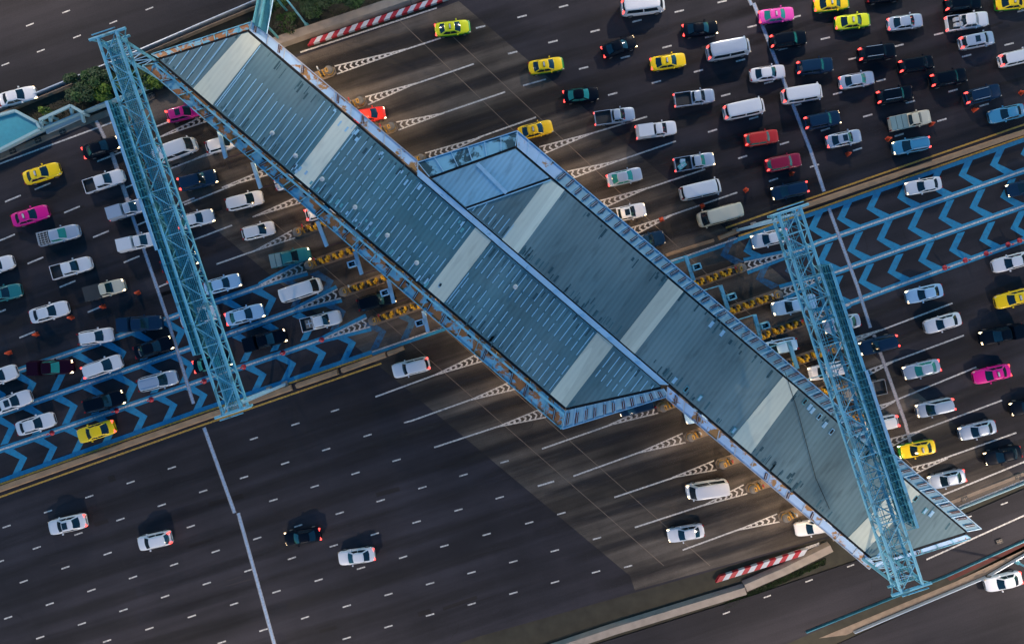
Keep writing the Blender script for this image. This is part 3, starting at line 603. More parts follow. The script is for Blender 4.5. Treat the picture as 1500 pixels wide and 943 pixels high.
def ledge(root, ip, iq, op, oq, mt, ribs, brackets, rib_mt='seam', zi=ZR - .12, zo=ZR - .45, skip=0, walk=False):
    b = MB(); P = [W(*ip, zi), W(*iq, zi), W(*oq, zo), W(*op, zo)]
    b.slab(P, .12, mt)
    # upstanding lips along both edges
    b.bar(W(*op, zo) + Vector((0, 0, .04)), W(*oq, zo) + Vector((0, 0, .04)), .10, .14, rib_mt)
    rnd = random.Random(int(ip[0] * 7 + iq[1]))
    for k in range(ribs + 1):
        t = k / ribs; p, q = lerp2(ip, iq, t), lerp2(op, oq, t)
        b.bar(W(*p, zi + .05), W(*q, zo + .05), .09, .10, rib_mt)
    for k in range(brackets):
        t = (k + .35 + rnd.uniform(-.05, .05)) / brackets
        if rnd.random() < skip: continue
        for d in (-1.1, 1.1):
            L_ = math.hypot(iq[0] - ip[0], iq[1] - ip[1]); tt = t + d / L_
            p, q = lerp2(ip, iq, tt), lerp2(op, oq, tt)
            a_, c_ = lerp2(p, q, rnd.uniform(.15, .3)), lerp2(p, q, rnd.uniform(.8, .93))
            b.bar(W(*a_, zi - .0) + Vector((0, 0, .02)), W(*c_, zo) + Vector((0, 0, .14)), .12, .10, 'bracket_rust')
        p, q = lerp2(ip, iq, t), lerp2(op, oq, t); a_, c_ = lerp2(p, q, .2), lerp2(p, q, .9)
        b.bar(W(*a_, zi) + Vector((0, 0, .04)), W(*c_, zo) + Vector((0, 0, .12)), .05, .12, rib_mt)
    if walk:   # service pipe/walkway rail hugging the roof edge
        a_, c_ = lerp2(ip, op, .22), lerp2(iq, oq, .22)
        b.bar(W(*a_, zi + .08), W(*c_, zi + .08), .22, .1, 'steel_blue')
        L_ = math.hypot(iq[0] - ip[0], iq[1] - ip[1]); n = int(L_ / 13)
        for k in range(n):
            if k % 3 != 1: continue
            t = k / n; p, q = lerp2(lerp2(ip, op, .30), lerp2(iq, oq, .30), t), lerp2(lerp2(ip, op, .30), lerp2(iq, oq, .30), t + .5 / n)
            p2, q2 = lerp2(lerp2(ip, op, .42), lerp2(iq, oq, .42), t), lerp2(lerp2(ip, op, .42), lerp2(iq, oq, .42), t + .5 / n)
            b.slab([W(*p, zi + .02), W(*q, zi + .02), W(*q2, zi - .02), W(*p2, zi - .02)], .1, 'gutter_black')
    return b.obj('fascia', root)
def canopy(label, deck, edges, stripes, seams, vents, deck_mt, cols, extra=None):
    root = thing('toll_canopy', label, 'canopy')
    b = MB(); b.slab([W(*p, ZR) for p in deck], .25, deck_mt)
    for p, q in seams:
        c = clip(p, q, deck)
        if c: b.bar(W(*c[0], ZR + .02), W(*c[1], ZR + .02), .085, .05, 'seam')
    if extra: extra(b)
    rd = random.Random(int(deck[0][0]))
    f = P1 if deck_mt == 'roof_sheet' else P2
    for k in range(240 if deck_mt == 'roof_sheet' else 130):
        xl = rd.uniform(200, 900) if deck_mt == 'roof_sheet' else rd.uniform(640, 1330)
        c0 = rd.choice([0.01, 0.01, .96]) + rd.uniform(0, .03); ln = rd.uniform(.03, .16) * (1 if c0 < .5 else -1); q = clip(f(xl, c0), f(xl, c0 + ln), deck)
        if q: b.bar(W(*q[0], ZR + .004), W(*q[1], ZR + .004), rd.uniform(.05, .22), .01 + k * 2e-5, rd.choice(['smudge', 'dirt_run', 'dirt_run']))
    b.obj('roof_deck', root)
    for s4 in stripes: 
        b = MB(); b.slab([W(*p, ZR + .035) for p in s4], .05, 'skylight_sheet'); b.obj('skylight_strip', root)
    cx = sum(p[0] for p in deck) / len(deck); cy = sum(p[1] for p in deck) / len(deck)
    b = MB(); n = len(deck)
    for i in range(n): b.bar(W(*deck[i], ZR - .2), W(*deck[(i + 1) % n], ZR - .2), .50, .08, 'gutter_black')
    b.obj('gutter', root)
    for e in edges: ledge(root, *e[0], **e[1])
    for x, y in vents:
        b = MB(); c = W(x, y, ZR + .04); b.lathe(c, [(.13, 0), (.13, .12), (.24, .18), (.27, .30), (.20, .4), (.05, .45)], 'barrier_white', 10)
        for k in range(8):
            a = k * math.pi / 4; b.bar((c.x + .16 * math.cos(a), c.y + .16 * math.sin(a), c.z + .38), (c.x + .28 * math.cos(a), c.y + .28 * math.sin(a), c.z + .24), .03, .04, 'galvanised')
        b.obj('roof_vent', root)
    for x, y in cols:
        b = MB(); c = W(x, y, ZR); b.box((c.x, c.y, .15), (.5, .5, ZR - .55), 'steel_teal', R(18)); b.box((c.x, c.y, .0), (.9, .9, .5), 'concrete', R(18)); b.obj('column', root)
    return root

yl1 = lambda x: 88 + .855 * (x - 234)
yr1 = lambda x: 47 + .858 * (x - 363)
def P1(xl, c): return lerp2((xl, yl1(xl)), (xl + 69.5, yr1(xl + 69.5)), c)
deck1 = [(234, 88), (363, 47), (968, 566), (829, 597)]
rs = random.Random(5); seams = []
def seg(xl, a, c): seams.append((P1(xl, a), P1(xl, c)))
x = 185.0
while x < 281: seg(x, 0.03, .97); x += 8.6
x = 316.0
while x < 428:
    seg(x, .02, .60 + rs.uniform(-.03, .03) if x < 400 else .97); x += 8.4
x = 456.0
while x < 625:
    seg(x, .02, .20 + rs.uniform(-.03, .05)); 
    seg(x, .24, .42 + rs.uniform(-.02, .04)); 
    if x < 540: seg(x, .47, .60); seg(x, .63, .93)
    else: seg(x, .60, .75); seg(x, .78, .97)
    x += 8.3
x = 655.0
while x < 803:
    seg(x, .03, .26 + rs.uniform(-.03, .03)); seg(x, .29, .46 + rs.uniform(-.03, .03)); seg(x, .60, .74 + rs.uniform(-.02, .03)); seg(x, .77, .97); x += 8.2
x = 834.0
while x < 905: seg(x, .55, .66); seg(x, .70, .95); x += 8.2
seg(652, .03, .5); seg(311 + 3, .02, .97); seg(279, .02, .97)
def stripe1(xa, xb): return [P1(xa, .0), P1(xa, 1.0), P1(xb, 1.0), P1(xb, .0)]
st1 = [[(283, 129.9), (354, 50.5), (363.5, 47.8), (382, 63.5), (311, 153.7)], stripe1(431, 453), stripe1(627, 650), [(806, 577), (875, 486.5), (898.5, 506), (829, 596.5)]]
def extra1(b):
    rr = random.Random(9)
    for k in range(46):      # small patches, lamp bases and cable boxes scattered near the roof edges
        xl = rr.uniform(420, 640); c = P1(xl, rr.choice([rr.uniform(.02, .10), rr.uniform(.03, .16), rr.uniform(.85, .97)])); w_ = W(*c, ZR)
        b.box((w_.x, w_.y, ZR), (rr.uniform(.1, .3), rr.uniform(.3, .75), .05), rr.choice(['seam', 'steel_pale', 'seam', 'steel_teal']), R(-38))
    for k in range(34):
        xl = rr.uniform(340, 880); c = P1(xl, rr.choice([rr.uniform(.02, .08), rr.uniform(.82, .97), rr.uniform(.9, .97)])); w_ = W(*c, ZR)
        b.box((w_.x, w_.y, ZR + .003), (rr.uniform(.12, .3), rr.uniform(.5, 1.2), .012), 'smudge', R(-38))
E = lambda ip, iq, op, oq, mt, ribs, br, **k: ((ip, iq, op, oq, mt, ribs, br), k)
edges1 = [E((232, 92), (827, 601), (209, 96), (822, 628), 'rusty_fascia', 24, 30, walk=True, skip=.35, rib_mt='steel_blue'),
          E((366, 45), (612, 253), (369, 31), (612, 236), 'pale_fascia', 10, 14, rib_mt='barrier_white', skip=.35),
          E((829, 601), (972, 569), (824, 628), (979, 580), 'clean_fascia', 10, 11, rib_mt='steel_pale'),
          E((232, 85), (365, 43), (222, 80), (368, 33), 'rusty_fascia', 8, 0, rib_mt='steel_blue')]
vents1 = [(434, 229), (473, 263), (521, 304), (568, 345), (611, 385), (755, 420), (400, 196)]
cols1 = [(x + 22, y + 2) for x, y in [(300, 146), (352, 190), (397, 229), (444, 269), (520, 334), (580, 386), (640, 437), (700, 488), (768, 546)]] + [(415, 110), (470, 158), (520, 200), (570, 244), (640, 304), (700, 354), (850, 500), (900, 540)]
canopy('left long toll canopy with ribbed teal roof, white seam lines and rusty left fascia', deck1, edges1, st1, seams, vents1, 'roof_sheet', cols1, extra1)

yl2 = lambda x: 262 + .859 * (x - 632)
yr2 = lambda x: 217.5 + .852 * (x - 755)
def P2(xl, c): return lerp2((xl, yl2(xl)), (xl + 70, yr2(xl + 70)), c)
deck2 = [(632, 262), (755, 217.5), (1414, 779), (1283, 821)]
seams2 = []; x = 690.0
while x < 742: seams2.append((P2(x, .03), P2(x, .22 + rs.uniform(-.03, .05)))); x += 7.6
st2 = [[(735, 350.5), (802, 260.5), (827, 278.5), (759, 371)], [(908, 499), (979, 408.5), (1001, 427), (930, 518)], [(1073, 641), (1147, 551.5), (1169, 570), (1100, 664)], [(1243, 787), (1325, 703), (1348, 723), (1267, 807.5)]]
def extra2(b):
    rr = random.Random(4)
    # raised bright upper roof section with its ridge and shadow gap
    up = [(634, 261.5), (755, 218.5), (804, 260), (682, 303)]
    b.slab([W(*p, ZR + .16) for p in up], .14, 'roof_sheet_bright')
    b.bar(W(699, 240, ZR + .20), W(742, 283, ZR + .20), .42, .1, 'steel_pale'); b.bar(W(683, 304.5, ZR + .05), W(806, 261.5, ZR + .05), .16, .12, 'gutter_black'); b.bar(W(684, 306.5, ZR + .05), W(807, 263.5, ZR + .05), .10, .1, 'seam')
    for k in range(60):
        if k % 2: c = P2(rr.uniform(790, 1250), rr.uniform(.86, .98))
        else: c = P2(rr.uniform(750, 1180), rr.uniform(.02, .16))
        w_ = W(*c, ZR); b.box((w_.x, w_.y, ZR + .003), (rr.uniform(.1, .3), rr.uniform(.4, 1.3), .012), 'smudge', R(-38))
    for (x0, y0) in [(1042, 475), (1058, 488), (988, 557), (1005, 570), (1179, 588), (1190, 601), (1200, 610), (1186, 596), (1208, 622), (1218, 632), (1355, 748), (1364, 752), (1288, 812), (1075, 630), (1341, 730), (1025, 583)]:
        w_ = W(x0, y0, ZR); b.box((w_.x, w_.y, ZR + .004), (.35, .75, .05), 'steel_teal' if x0 % 2 else 'seam', R(-38)); b.box((w_.x, w_.y, ZR + .056), (.22, .55, .03), 'steel_pale' if x0 % 3 else 'gutter_black', R(-38))
    b.tube(W(1150, 545, ZR + .05), W(1168, 600, ZR + .05), .03, 'gutter_black', 5); b.tube(W(1168, 600, ZR + .05), W(1195, 700, ZR + .05), .03, 'gutter_black', 5); b.tube(W(1195, 700, ZR + .05), W(1215, 745, ZR + .05), .03, 'gutter_black', 5)
edges2 = [E((758, 216), (812, 262), (758, 192), (826, 250), 'pale_fascia', 4, 0, rib_mt='steel_pale'),
          E((812, 262), (1417, 778), (826, 250), (1437, 774), 'clean_fascia', 26, 52, rib_mt='steel_pale'),
          E((629, 259), (755, 214), (612, 238), (758, 192), 'stained_fascia', 6, 0, rib_mt='steel_pale'),
          E((612, 247.6), (979, 563), (612, 257.6), (967, 562.5), 'valley_sheet', 9, 0, rib_mt='steel_pale', zi=ZR + .02, zo=ZR + .02),
          E((978, 566), (1281, 824), (976, 583), (1273, 833), 'pale_fascia', 12, 9, rib_mt='barrier_white', skip=.4),
          E((1283, 825), (1415, 783), (1280, 832), (1422, 788), 'pale_fascia', 6, 3, rib_mt='steel_blue', skip=.3)]
# valley gutter between both roofs keeps a raised pale cap
cols2 = [(x - 8, yr2(x) + 22) for x in (800, 850, 900, 950, 1010, 1070, 1130, 1190, 1250, 1310, 1370)] + [(x + 34, yl2(x) + 2) for x in (700, 780, 860, 940, 1000, 1050, 1100, 1150, 1200, 1250)]
canopy('right long toll canopy with grey teal roof and bright blue upper end section', deck2, edges2, st2, seams2, [(820, 470)][:0], 'roof_sheet_grey', cols2, extra2)

# under-canopy floodlights: the warm glow along both canopy edges
def canopy_lamp(px, py, label):
    c = W(px, py, 5.9); root = thing('canopy_floodlight', label, 'lamp', c, R(-41), 'floodlights under the canopy edges')
    b = MB(); b.box((0, 0, .12), (.5, .3, .16), 'galvanised'); b.box((0, 0, .1), (.44, .24, .02), 'lamp_glow'); b.tube((0, 0, .28), (0, 0, .75), .03, 'galvanised', 6); b.obj('housing', root)
    l = bpy.data.lights.new('floodlight', 'SPOT'); l.energy = UNDER_W * 12; l.color = (1.0, .68, .38); l.spot_size = R(165); l.spot_blend = .8; l.shadow_soft_size = .3
    o = bpy.data.objects.new('bulb', l); COL.objects.link(o); o.parent = root; o.location = (0, 0, .05)
k = 0
for (a, c, n, where) in [((400, 62), (590, 222), 4, 'upper right edge of the left canopy'), ((790, 235), (960, 380), 4, 'upper part of the right canopy edge'), ((300, 162), (470, 308), 3, 'left edge of the left canopy, upper part'), ((530, 360), (800, 592), 4, 'left edge of the left canopy, lower part'),
                         ((1010, 610), (1240, 800), 5, 'lower left edge of the right canopy'), ((1100, 510), (1390, 745), 4, 'lower part of right canopy edge')]:
    for i in range(n):
        t = (i + .5) / n; canopy_lamp(a[0] + (c[0] - a[0]) * t, a[1] + (c[1] - a[1]) * t, ORD[i] + ' floodlight from the top under the ' + where)

# ------------------------------------------------------------------ toll islands
PAIRS = [((492, 103), (305, 172), 'U'), ((537, 148), (352, 210), 'U'), ((582, 185), (397, 250), 'U'), ((625, 231), (440, 292), 'U'), ((792, 221), (430, 343), 'UB'), ((833, 257), (447, 391), 'UB'), ((880, 300), (497, 430), 'UB'), ((925, 340), (540, 472), 'UB'),
         ((1092, 390), (712, 520), 'BR'), ((1145, 429), (758, 562), 'BR'), ((1188, 466), (798, 604), 'BR'), ((1225, 508), (962, 598), 'BR'), ((1240, 560), (1002, 641), 'BR'), ((1270, 604), (1048, 681), 'N'), ((1300, 650), (1092, 716), 'N'), ((1330, 692), (1140, 758), 'N')]
def drum(root, p, e):
    b = MB(); b.lathe((p.x, p.y, .16), [(.48, 0), (.52, .12), (.52, .72), (.46, .90), (.2, .94)], 'drum_grey', 16)
    b.lathe((p.x, p.y, .50), [(.535, 0), (.535, .2)], 'drum_yellow', 16)
    b.box((p.x - .22 * e, p.y, 1.08), (.30, .52, .05), 'drum_yellow', 0); b.box((p.x - .18 * e, p.y, 1.12), (.10, .34, .04), 'barrier_black', 0)
    for k in range(3): b.box((p.x - (.75 + .22 * k) * e, p.y, .16), (.12, .7, .55), 'barrier_black' if k % 2 else 'drum_yellow', .15)
    b.obj('crash_drum', root)
for i, (pr, pl, kind) in enumerate(PAIRS):
    a, c = W(*pl), W(*pr); d = (c - a).normalized(); L = (c - a).length; n = Vector((-d.y, d.x, 0)); ang = math.atan2(d.y, d.x)
    root = thing('toll_island', ORD[i] + ' toll island from the top' + (', with yellow and black blocks,' if 'B' in kind else '') + ' crossing beneath the canopy' if i < 8 else ORD[15 - i] + ' toll island from the bottom' + (', with yellow blocks,' if 'B' in kind else '') + ' crossing beneath the canopy', 'toll island', a, ang, 'toll islands under the canopies')
    b = MB(); hw = .62; pts = [(0, -hw * .5), (.5, -hw), (L - .5, -hw), (L, -hw * .5), (L, hw * .5), (L - .5, hw), (.5, hw), (0, hw * .5)]
    b.slab([(x, y, .16) for x, y in pts], .16, 'kerb'); b.obj('kerb', root)
    drum(root, Vector((.7, 0, 0)), -1); drum(root, Vector((L - .7, 0, 0)), 1)
    ends = []
    if kind == 'UB': ends = [(0, 1)]
    if kind == 'BR': ends = [(1, -1)]
    for e, sg in ends:
        for kk in range(5 if (kind == 'UB' or i < 11) else 3):
            x0 = (1.9 if e == 0 else L - 1.9) + sg * (kk * 1.75 + (.6 if kk > 2 else 0)); b = MB()
            for q in range(6):
                xx = x0 + sg * q * .25; b.box((xx, .13 * (1 if q % 2 else -1), .16), (.26, .55, .72), 'barrier_yellow' if q % 3 else 'barrier_black', 0, .8)
            b.obj('yellow_block', root)
    # steel traffic booth further under the roof
    # posts near noses
    for x0 in (1.75, L - 1.75):
        b = MB(); b.tube((x0, .35, .16), (x0, .35, 1.5), .05, 'galvanised', 8); b.box((x0, .35, 1.5), (.12, .34, .34), 'barrier_red' if i % 3 else 'barrier_white'); b.obj('marker_post', root)

# lane portals hanging off the canopy edges
PORT = [((321, 192), (331, 232), 'L', 0), ((370, 238), (382, 276), 'L', 0), ((465, 324), (479, 361), 'L', 0), ((520, 368), (530, 402), 'L', 1), ((569, 409), (577, 444), 'L', 1), ((620, 455), (627, 486), 'L', 1),
        ((1004, 375), (1016, 411), 'R', 1), ((1055, 418), (1067, 455), 'R', 1), ((1105, 461), (1114, 496), 'R', 1), ((1155, 500), (1168, 540), 'R', 0), ((1208, 548), (1220, 583), 'R', 0)]
cnt = dict(L=0, R=0)
for p, q, side, frame in PORT:
    k = cnt[side]; cnt[side] += 1
    mid = ((p[0] + q[0]) / 2, (p[1] + q[1]) / 2); root = thing('height_bar', 'slim %s height bar over a lane, %s from the top along the %s canopy edge' % ('pale' if side == 'L' else 'blue', ORD[k], 'left' if side == 'L' else 'right'), 'height bar', (0, 0, 0), 0, 'height bars off the canopy edges')
    z = 5.4; b = MB(); a, c = W(*p, z), W(*q, z); b.bar(a, c, .42, .3, 'steel_pale' if side == 'L' else 'steel_blue'); b.obj('beam', root)
    sx = 1 if side == 'L' else -1
    for pt in (p, q):
        b = MB()
        tgt = (pt[0] + sx * 30, pt[1] - sx * 9); b.bar(W(*pt, z), W(*tgt, z + .5), .10, .10, 'bracket_rust' if side == 'L' else 'steel_blue'); b.obj('bracket', root)
    if frame:
        fx, fy = mid[0] + (-8 if side == 'L' else 9), mid[1] + (2 if side == 'L' else -2); b = MB(); ua = R(18); zf = 5.2
        cc = W(fx, fy, zf)
        for dx, dy, lx, ly in ((0, .3, .95, .12), (0, -.3, .95, .12), (.42, 0, .12, .6), (-.42, 0, .12, .6)):
            b.box((cc.x + dx * math.cos(ua) - dy * math.sin(ua), cc.y + dx * math.sin(ua) + dy * math.cos(ua), zf), (lx, ly, .7), 'steel_blue' if side == 'R' else 'steel_pale', ua)
        b.box((cc.x, cc.y, zf + .1), (.8, .5, .3), 'gutter_black', ua); b.bar(cc + Vector((0, 0, .6)), W(*mid, z), .06, .06, 'steel_blue'); b.obj('signal_box', root)

# ------------------------------------------------------------------ overhead sign gantries
def gantry(label, A, B, side, ztop, zbot, wdt, sign_segs, foot_ext, mesh_n, seed):
    """A,B: pixel ends of the outer top chord; side: +1 chords spread to the right of A->B"""
    root = thing('sign_gantry', label, 'gantry'); rnd = random.Random(seed)
    a, c = W(*A, ztop), W(*B, ztop); d = (c - a); L = d.length; d.normalize(); n = Vector((d.y, -d.x, 0)) * (-side)
    up = Vector((0, 0, ztop - zbot))
    T1 = lambda s: a + d * s; T2 = lambda s: a + d * s + n * wdt; B1 = lambda s: T1(s) - up; B2 = lambda s: T2(s) - up
    for f in (T1, T2, B1, B2):
        b = MB(); b.tube(f(0), f(L), .15, 'steel_blue', 8); b.obj('chord', root)
    b = MB(); nb = int(L / 2.35); st = L / nb
    for k in range(nb + 1):
        s = k * st
        b.tube(T1(s), T2(s), .055, 'steel_blue', 5); b.tube(B1(s), B2(s), .055, 'steel_blue', 5); b.tube(T1(s), B1(s), .05, 'steel_blue', 5); b.tube(T2(s), B2(s), .05, 'steel_blue', 5)
        if k < nb:
            e = s + st
            m1 = s + st / 2
            b.tube(T2(s), B2(m1), .05, 'steel_blue', 5); b.tube(B2(m1), T2(e), .05, 'steel_blue', 5)
            b.tube(T1(s), B1(m1), .05, 'steel_blue', 5); b.tube(B1(m1), T1(e), .05, 'steel_blue', 5)
            if k % 2: b.tube(T1(s), T2(e), .055, 'steel_blue', 5)
            else: b.tube(T2(s), T1(e), .055, 'steel_blue', 5)
            b.tube(T2(m1), T1(m1) * .5 + T2(m1) * .5 - up, .045, 'steel_blue', 5)
            b.tube(B1(s), B2(e), .05, 'steel_teal', 5); b.tube(B2(s), B1(e), .05, 'steel_teal', 5)
    b.obj('bracing', root)
    # walkway grating: cross bars, stringers and hand rail
    b = MB(); s = .2
    w0, w1 = .08, .66
    z = Vector((0, 0, .10))
    while s < L - .2:
        b.bar(B1(s) + n * wdt * w0 + z, B1(s) + n * wdt * w1 + z, .07, .05, 'steel_teal'); s += .19 if mesh_n else 1.1
    for q in ([.08, .18, .28, .38, .48, .57, .66] if mesh_n else [.1, .4, .66]):
        b.bar(B1(0) + n * wdt * q + z * 1.3, B1(L) + n * wdt * q + z * 1.3, .06, .06, 'steel_teal' if q not in (.1, .66) else 'steel_blue')
    b.obj('walkway', root)
    b = MB(); s = .3
    while s < L: b.tube(B1(s) + n * wdt * .68, B1(s) + n * wdt * .68 + Vector((0, 0, 1.05)), .03, 'steel_blue', 4); s += 1.2
    b.tube(B1(0) + n * wdt * .68 + Vector((0, 0, 1.05)), B1(L) + n * wdt * .68 + Vector((0, 0, 1.05)), .035, 'steel_blue', 5); b.tube(B1(0) + n * wdt * .68 + Vector((0, 0, .55)), B1(L) + n * wdt * .68 + Vector((0, 0, .55)), .03, 'steel_blue', 5)
    b.obj('hand_rail', root)
    # sign panels on the outer side, seen from behind and above
    for (s0, s1, off, zt, zl, edge) in sign_segs:
        s0 *= L; s1 *= L; o = -n * off; b = MB(); b2 = MB()
        p, q = a + d * s0 + o, a + d * s1 + o; p.z = q.z = (zt + zl) / 2
        b.bar(p, q, .10, zt - zl, 'sign_back', Vector((0, 0, 1)))
        pf, qf = p - n * .06, q - n * .06; b.bar(pf, qf, .02, (zt - zl) * .97, 'sign_face_green')
        for k in range(5):
            zz = zl + (zt - zl) * (k + .3) / 5; b.bar(Vector((p.x, p.y, zz)) + n * .14, Vector((q.x, q.y, zz)) + n * .14, .1, .08, 'steel_teal')
        m = int((s1 - s0) / .8)
        for k in range(m + 1):
            t = k / m; pp = p.lerp(q, t); b.bar(Vector((pp.x, pp.y, zl)) + n * .2, Vector((pp.x, pp.y, zt)) + n * .2, .07, .07, 'steel_teal')
            b.bar(Vector((pp.x, pp.y, zt - .1)) + n * .05, Vector((pp.x, pp.y, zt - .1)) + n * (off + .02), .05, .05, 'steel_teal'); b.bar(Vector((pp.x, pp.y, zl + .3)) + n * .05, Vector((pp.x, pp.y, zl + .3)) + n * (off + .02), .05, .05, 'steel_teal')
        so = b.obj('sign_board', root)
        b2.bar(Vector((p.x, p.y, zt + .05)), Vector((q.x, q.y, zt + .05)), .26, .16, edge); b2.obj('top_edge', so)
    # end frames
    for s in (0.0, L):
        b = MB(); e = 1 if s else -1
        b.tube(T1(s) - n * .9, T2(s) + n * 1.0, .15, 'steel_blue', 8); b.tube(B1(s) - n * .3, B2(s) + n * .5, .13, 'steel_blue', 8); b.tube(T1(s) - n * .5 + d * e * .4, T2(s) + d * e * .4, .07, 'steel_blue', 6)
        b.tube(T1(s) - n * .9, B1(s), .06, 'steel_blue', 6); b.tube(T2(s) + n * 1.0, B2(s), .06, 'steel_blue', 6); b.obj('end_frame', root)
    for s in (0.6, L - .6):
        base = [T1(s), T2(s)]
        for pnt in base:
            b = MB(); b.tube((pnt.x, pnt.y, 0), (pnt.x, pnt.y, ztop - .2), .17, 'steel_blue' if s < 1 else 'steel_pale', 8); b.box((pnt.x, pnt.y, 0), (.7, .7, .12), 'concrete', R(18)); b.obj('leg', root)
        b = MB(); zc = .5; k = 0
        while zc < zbot - .6:
            p1, p2 = (base[0], base[1]) if k % 2 else (base[1], base[0])
            b.tube((p1.x, p1.y, zc), (p2.x, p2.y, zc + 1.1), .06, 'steel_pale', 5); b.tube((base[0].x, base[0].y, zc + 1.1), (base[1].x, base[1].y, zc + 1.1), .05, 'steel_pale', 5); zc += 1.1; k += 1
        b.obj('leg_lattice', root)
    return root
gantry('left blue lattice sign gantry spanning the lanes left of the canopies', (143, 55), (327, 608), 1, 13.8, 12.2, 2.0,
       [(.165, .42, .95, 14.3, 11.2, 'steel_pale'), (.42, .555, 1.0, 14.0, 10.6, 'sign_edge_lit' if 0 else 'steel_pale'), (.555, .835, .75, 14.0, 11.0, 'steel_blue')], 0, True, 1)
gantry('right blue lattice sign gantry spanning over the right canopy end', (1352, 857), (1172, 303), 1, 13.8, 12.2, 2.35,
       [(.15, .34, 1.0, 14.4, 11.0, 'steel_blue'), (.34, .56, 1.1, 14.1, 10.6, 'steel_pale'), (.56, .84, 1.0, 14.0, 11.2, 'steel_blue')], 0, False, 2)

# blue service walkway at the upper corner of the left canopy
root = thing('service_walkway', 'blue steel service walkway beside the top corner of the left canopy', 'walkway')
b = MB(); zz = 8.0
b.slab([W(371, 36, zz), W(384, -30, zz), W(404, -22, zz + .6), W(391, 50, zz)], .12, 'sign_back'); b.bar(W(371, 34, zz + .5), W(384, -30, zz + .5), .12, .3, 'steel_teal'); b.bar(W(380, 40, zz + .3), W(392, -24, zz + .3), .2, .3, 'steel_teal'); b.obj('deck', root)
b = MB()
for k in range(12):
    t = k / 11; p, q = lerp2((391, 50), (404, -22), t), lerp2((391, 50), (404, -22), min(1, t + .09)); b.tube(W(*p, zz), W(*p, zz + 1.1), .04, 'steel_pale', 5); b.tube(W(*p, zz + .1), W(*q, zz + 1.0), .035, 'steel_pale', 5)
b.tube(W(391, 50, zz + 1.1), W(404, -22, zz + 1.1), .05, 'steel_pale', 6); b.obj('hand_rail', root)
b = MB()
for p in [(374, 20), (384, -28)]: c = W(*p, zz); b.bar((c.x, c.y, -.1), c, .2, .2, 'steel_teal')
b.obj('post', root)

# ------------------------------------------------------------------ street lamps
def street_lamp(px, py, aim, label, energy, h=15.0, arm=2.6, pole=True):
    c = W(px, py); t = W(*aim); d = (t - c); d.z = 0; d.normalize(); root = thing('street_lamp', label, 'street lamp', c, math.atan2(d.y, d.x), 'tall street lamps beside the toll road')
    b = MB(); b.lathe((0, 0, -.1), [(.26, 0), (.26, .5), (.15, .6)], 'steel_teal', 10); b.tube((0, 0, .4), (0, 0, h - .6), .13, 'steel_blue', 8, .08); b.obj('pole', root)
    b = MB(); b.tube((0, 0, h - .65), (.7, 0, h - .1), .07, 'steel_blue', 6); b.tube((.7, 0, h - .1), (arm, 0, h), .06, 'steel_blue', 6); b.obj('arm', root)
    b = MB(); b.box((arm + .4, 0, h - .06), (1.0, .42, .16), 'galvanised', 0, .8); hd = b.obj('lamp_head', root); b = MB(); b.box((arm + .42, 0, h - .10), (.7, .32, .04), 'lamp_glow'); b.obj('lens', hd)
    l = bpy.data.lights.new('lamp', 'SPOT'); l.energy = energy; l.color = (1.0, .80, .62); l.spot_size = R(165); l.spot_blend = .5; l.shadow_soft_size = .35
    o = bpy.data.objects.new('bulb', l); COL.objects.link(o); o.parent = root; o.location = (arm + .42, 0, h - .2); o.rotation_euler = (0, -R(28), 0)
K = LAMP_W / 900
street_lamp(450, 38, (560, 330), 'thin blue street lamp on the top verge right of the canopy corner', K * 400, 16)
street_lamp(760, -300, (850, 200), 'tall street lamp above the upper lanes, beyond the top edge centre', K * 3000, 22)
street_lamp(1130, -330, (1130, 100), 'tallest street lamp above the queue, beyond the top edge right of centre', K * 13000, 24)
street_lamp(1560, -460, (1330, 150), 'street lamp furthest right beyond the top edge', K * 4500, 22)
street_lamp(-60, -230, (120, 300), 'street lamp beyond the top left corner beside the service road', K * 13000, 24)
street_lamp(-420, 60, (60, 300), 'street lamp furthest left beyond the left edge', K * 3500, 20)
street_lamp(1488, 822, (1380, 560), 'pale blue street lamp at the bottom right corner beside the guard rail', K * 600, 16)
street_lamp(1180, 1060, (1010, 720), 'street lamp below the bottom edge right of centre', K * 5500, 22)
street_lamp(740, 1250, (620, 760), 'street lamp below the bottom edge centre', K * 3000, 22)
street_lamp(300, 1300, (380, 800), 'street lamp below the bottom edge left of centre', K * 15000, 24)
street_lamp(-160, 1330, (60, 850), 'street lamp beyond the bottom left corner', K * 4500, 22)
street_lamp(1760, 900, (1480, 480), 'street lamp beyond the right edge beside lower lanes', K * 14000, 24)
street_lamp(1860, 60, (1480, 250), 'street lamp beyond the right edge beside the upper lanes', K * 1500, 20)

# ------------------------------------------------------------------ cones
def cone_meshes(mt, post):
    b = MB()
    if post: b.lathe((0, 0, 0), [(.28, 0), (.28, .06), (.09, .08), (.07, .95), (.03, 1.0)], mt, 10); b.lathe((0, 0, .55), [(.085, 0), (.08, .14)], 'barrier_white', 10)
    else: b.box((0, 0, 0), (.46, .46, .05), mt); b.lathe((0, 0, .06), [(.24, 0), (.07, .8), (.05, .84)], mt, 12); b.lathe((0, 0, .36), [(.165, 0), (.13, .16)], 'barrier_white', 12)
    return b
def cones(pts, mt, where, grp, post=False):
    me = cone_meshes(mt, post).mesh('traffic_cone')
    for i, (x, y) in enumerate(pts):
        o = bpy.data.objects.new('traffic_cone', me); COL.objects.link(o); p = W(x, y, .4); o.location = (p.x, p.y, .002); o.rotation_euler = (0, 0, R(18 + i * 11 % 30)); o.scale = (1.15, 1.15, 1)
        tag(o, '%s cone, %s from the left in %s' % ('orange' if mt == 'cone_orange' else 'red', ORD[i], where), 'traffic cone', grp)
